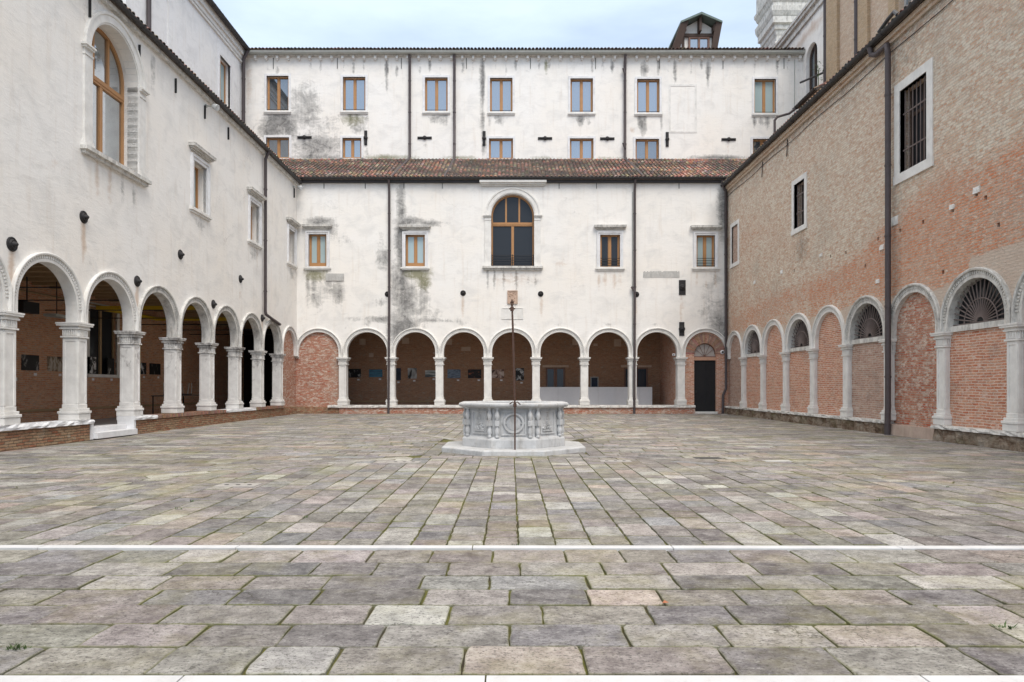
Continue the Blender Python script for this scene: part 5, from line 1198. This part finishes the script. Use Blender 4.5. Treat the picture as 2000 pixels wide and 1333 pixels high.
# table with upturned chairs in the left arcade
tb = thing('table', 'dark metal table with upturned chair legs on top in the fourth left arch', 'table', (-14.4, 29.2, .2))
m = MB(); m.box(-14.9, -13.9, 27.9, 30.6, 1.05, 1.09); m.build('table_top', 'wood_d', tb)
for x in (-14.85, -13.95):
    for y in (27.95, 30.55): m = MB(); m.box(x-.02, x+.02, y-.02, y+.02, .2, 1.05); m.build('leg', 'iron', tb)
for i, y in enumerate((28.5, 29.8)):
    o = thing('chair', ['steel chair turned upside down on the near end of the arcade table', 'steel chair turned upside down on the far end of the arcade table'][i], 'chair', (-14.4, y, 1.09), 'upturned chairs on the arcade table')
    m = MB(); m.box(-14.6, -14.2, y-.2, y+.2, 1.10, 1.14); m.build('seat', 'wood_d', o)
    for sx_, sy_ in ((-1, -1), (1, -1), (-1, 1), (1, 1)):
        m = MB(); m.tube([(-14.4+sx_*.18, y+sy_*.18, 1.13), (-14.4+sx_*.23, y+sy_*.12, 1.62)], .014, 6); m.build('leg', 'zinc', o)
# hanging speaker boxes and sign, yellow props
m = MB(); m.box(-15.2, -14.9, 20.6, 21.3, 3.75, 4.1); o = m.build('hanging_monitor', 'black', None, bevel=.01); tag(o, 'black flat box hanging under the left arcade ceiling', 'monitor')
m = MB(); m.tube([(-15.05, 20.95, 4.1), (-15.05, 20.95, 5.0)], .02, 6); m.build('bracket', 'iron', o)
m = MB(); m.box(-15.2, -14.8, 21.9, 22.6, 3.75, 3.84); o = m.build('heater', 'zinc', None); tag(o, 'pale grey flat unit hanging beside the black box in the left arcade', 'heater')
m = MB(); m.tube([(-15, 22.25, 3.84), (-15, 22.25, 5.0)], .015, 6); m.build('bracket', 'iron', o)
m = MB(); m.box(-14.9, -14.86, 23.1, 23.55, 3.3, 3.65); o = m.build('hanging_sign', 'white', None); tag(o, 'blank white board hanging in the second left arch', 'sign')
m = MB(); m.tube([(-14.88, 23.2, 3.65), (-14.88, 23.2, 5)], .006, 5); m.tube([(-14.88, 23.45, 3.65), (-14.88, 23.45, 5)], .006, 5); m.build('cord', 'iron', o)
pr = thing('steel_prop_frame', 'bright yellow steel beams and post propping the left arcade', 'prop', (-15.6, 28.6, .2))
m = MB(); m.box(-15.95, -11.95, 25.9, 26.02, 4.42, 4.56); m.build('beam', 'yellow', pr); m = MB(); m.box(-15.95, -11.95, 30.2, 30.32, 4.42, 4.56); m.build('beam', 'yellow', pr)
m = MB(); m.box(-15.97, -15.83, 28.65, 28.79, .2, 4.42); m.build('post', 'yellow', pr); m = MB(); m.box(-15.97, -15.85, 26.02, 30.2, 4.43, 4.55); m.build('beam', 'yellow', pr)
# spotlights, cameras
def spot(F, a, z, label):
    m = MB(); m.fbox(F, a-.05, a+.05, z-.05, z+.05, 0, .06); m.tube([F.p(a, z, .05), F.p(a, z-.02, .35)], .02, 6); o = m.build('spotlight', 'zinc', None); tag(o, label, 'spotlight', 'spotlights under the left eave')
    m = MB(); m.lathe(F.p(a, z-.02, .33), [(.05, -.08), (.09, -.03), (.12, .06), (.12, .16), (.09, .17)], 14, (F.N+Vector((0, -.2, -.5))).normalized()); m.build('lamp_head', 'lampglass', o, smooth=True)
spot(FL, 25.35, 12.02, 'silver spotlight on a bracket high on the left wall under the gutter middle'); spot(FL, 35.55, 12.0, 'silver spotlight in the far left corner just under the gutter')
m = MB(); m.lathe(FB.p(bx(1411.5), bz(688), -.08), [(.11, 0), (.11, .05), (.08, .08)], 16, FB.N); o = m.build('security_camera', 'white', None, smooth=True); tag(o, 'round white dome security camera right of the black door', 'camera')
m = MB(); m.lathe(FB.p(bx(1411.5), bz(688), -.01), [(.06, 0), (.055, .03), (.03, .055), (.008, .065)], 14, FB.N); m.build('dome', 'black', o, smooth=True)
m = MB(); m.fbox(FB, bx(1316), bx(1321), bz(695), bz(690.5), -.38, -.25); o = m.build('security_camera', 'white', None, bevel=.01); tag(o, 'tiny white box camera inside the last rear arch by its column', 'camera')
m = MB(); m.lathe(FB.p(bx(1318), bz(693), -.25), [(.04, 0), (.03, .02)], 10, FB.N); m.build('lens', 'black', o)
# weeds in the joints
random.seed(21)
for i, (px, py, s_, where) in enumerate(((35, 1268, 1.0, 'in the near left corner of the paving'), (350, 995, .8, 'left of centre in the middle distance'), (378, 980, .7, 'behind the other left weed'), (593, 1012, .7, 'between light slabs left of the well axis'), (725, 955, .6, 'on a pale slab left of the well'),
        (1325, 955, .6, 'right of the well in the column paving'), (1440, 890, .6, 'in the open paving right of the well'), (1715, 978, .8, 'among the slabs at right'), (1965, 1228, 1.0, 'at the right edge of the foreground'), (1850, 952, .6, 'far right near the brick wing'), (1008, 1066, .6, 'beside the white strip at centre right'), (505, 1069, .5, 'beside the white strip at left'))):
    Y = CH*FPX/(py-HY); X = (px-VPX)*Y/FPX; m = MB()
    for k in range(int(26*s_)):
        th = random.uniform(0, 2*pi); l = random.uniform(.02, .05)*s_*1.2; el = random.uniform(.2, 1.2); dd_ = Vector((cos(th)*cos(el), sin(th)*cos(el), sin(el))); b0 = Vector((X+random.uniform(-.05, .05)*s_, Y+random.uniform(-.02, .02), -.005)); sd = Vector((-sin(th), cos(th), 0))*.005
        m.add([b0, b0+dd_*l*.5+sd, b0+dd_*l, b0+dd_*l*.5-sd], [(0, 1, 2, 3)])
    o = m.build('weed', 'leaf', None); tag(o, 'small green weed growing in a paving joint '+where, 'weed', 'weeds in the paving joints')
m = MB(); random.seed(4)
for (px, py) in ((1299, 1180),):
    Y = CH*FPX/(py-HY); X = (px-VPX)*Y/FPX; m.add([(X-.022, Y-.01, .01), (X, Y-.02, .013), (X+.026, Y, .01), (X, Y+.02, .02)], [(0, 1, 2, 3)])
o = m.build('dry_leaf', simple('dry_leaf', (.32, .12, .06)), None); tag(o, 'single dry red-brown leaf lying on the foreground slabs', 'leaf')
# black iron inspection covers in the paving to the right
for px, py, lb_ in ((1381, 895, 'narrow dark slab set in the paving right of the well'), (1518, 901, 'second narrow dark slab, farther right of the well')):
    Y = CH*FPX/(py-HY); X = (px-VPX)*Y/FPX; m = MB(); m.box(X-.26, X+.26, Y-.12, Y+.12, -.02, .007); o = m.build('inspection_cover', 'stone_grey' if px > 1500 else 'lead', None); tag(o, lb_, 'cover', 'covers in the paving')
# gable windows of the distance are hidden; mark every collection object once
for o in list(bpy.data.objects):
    if o.parent is None and o.type == 'MESH' and 'kind' not in o and 'label' not in o: print('UNTAGGED', o.name)
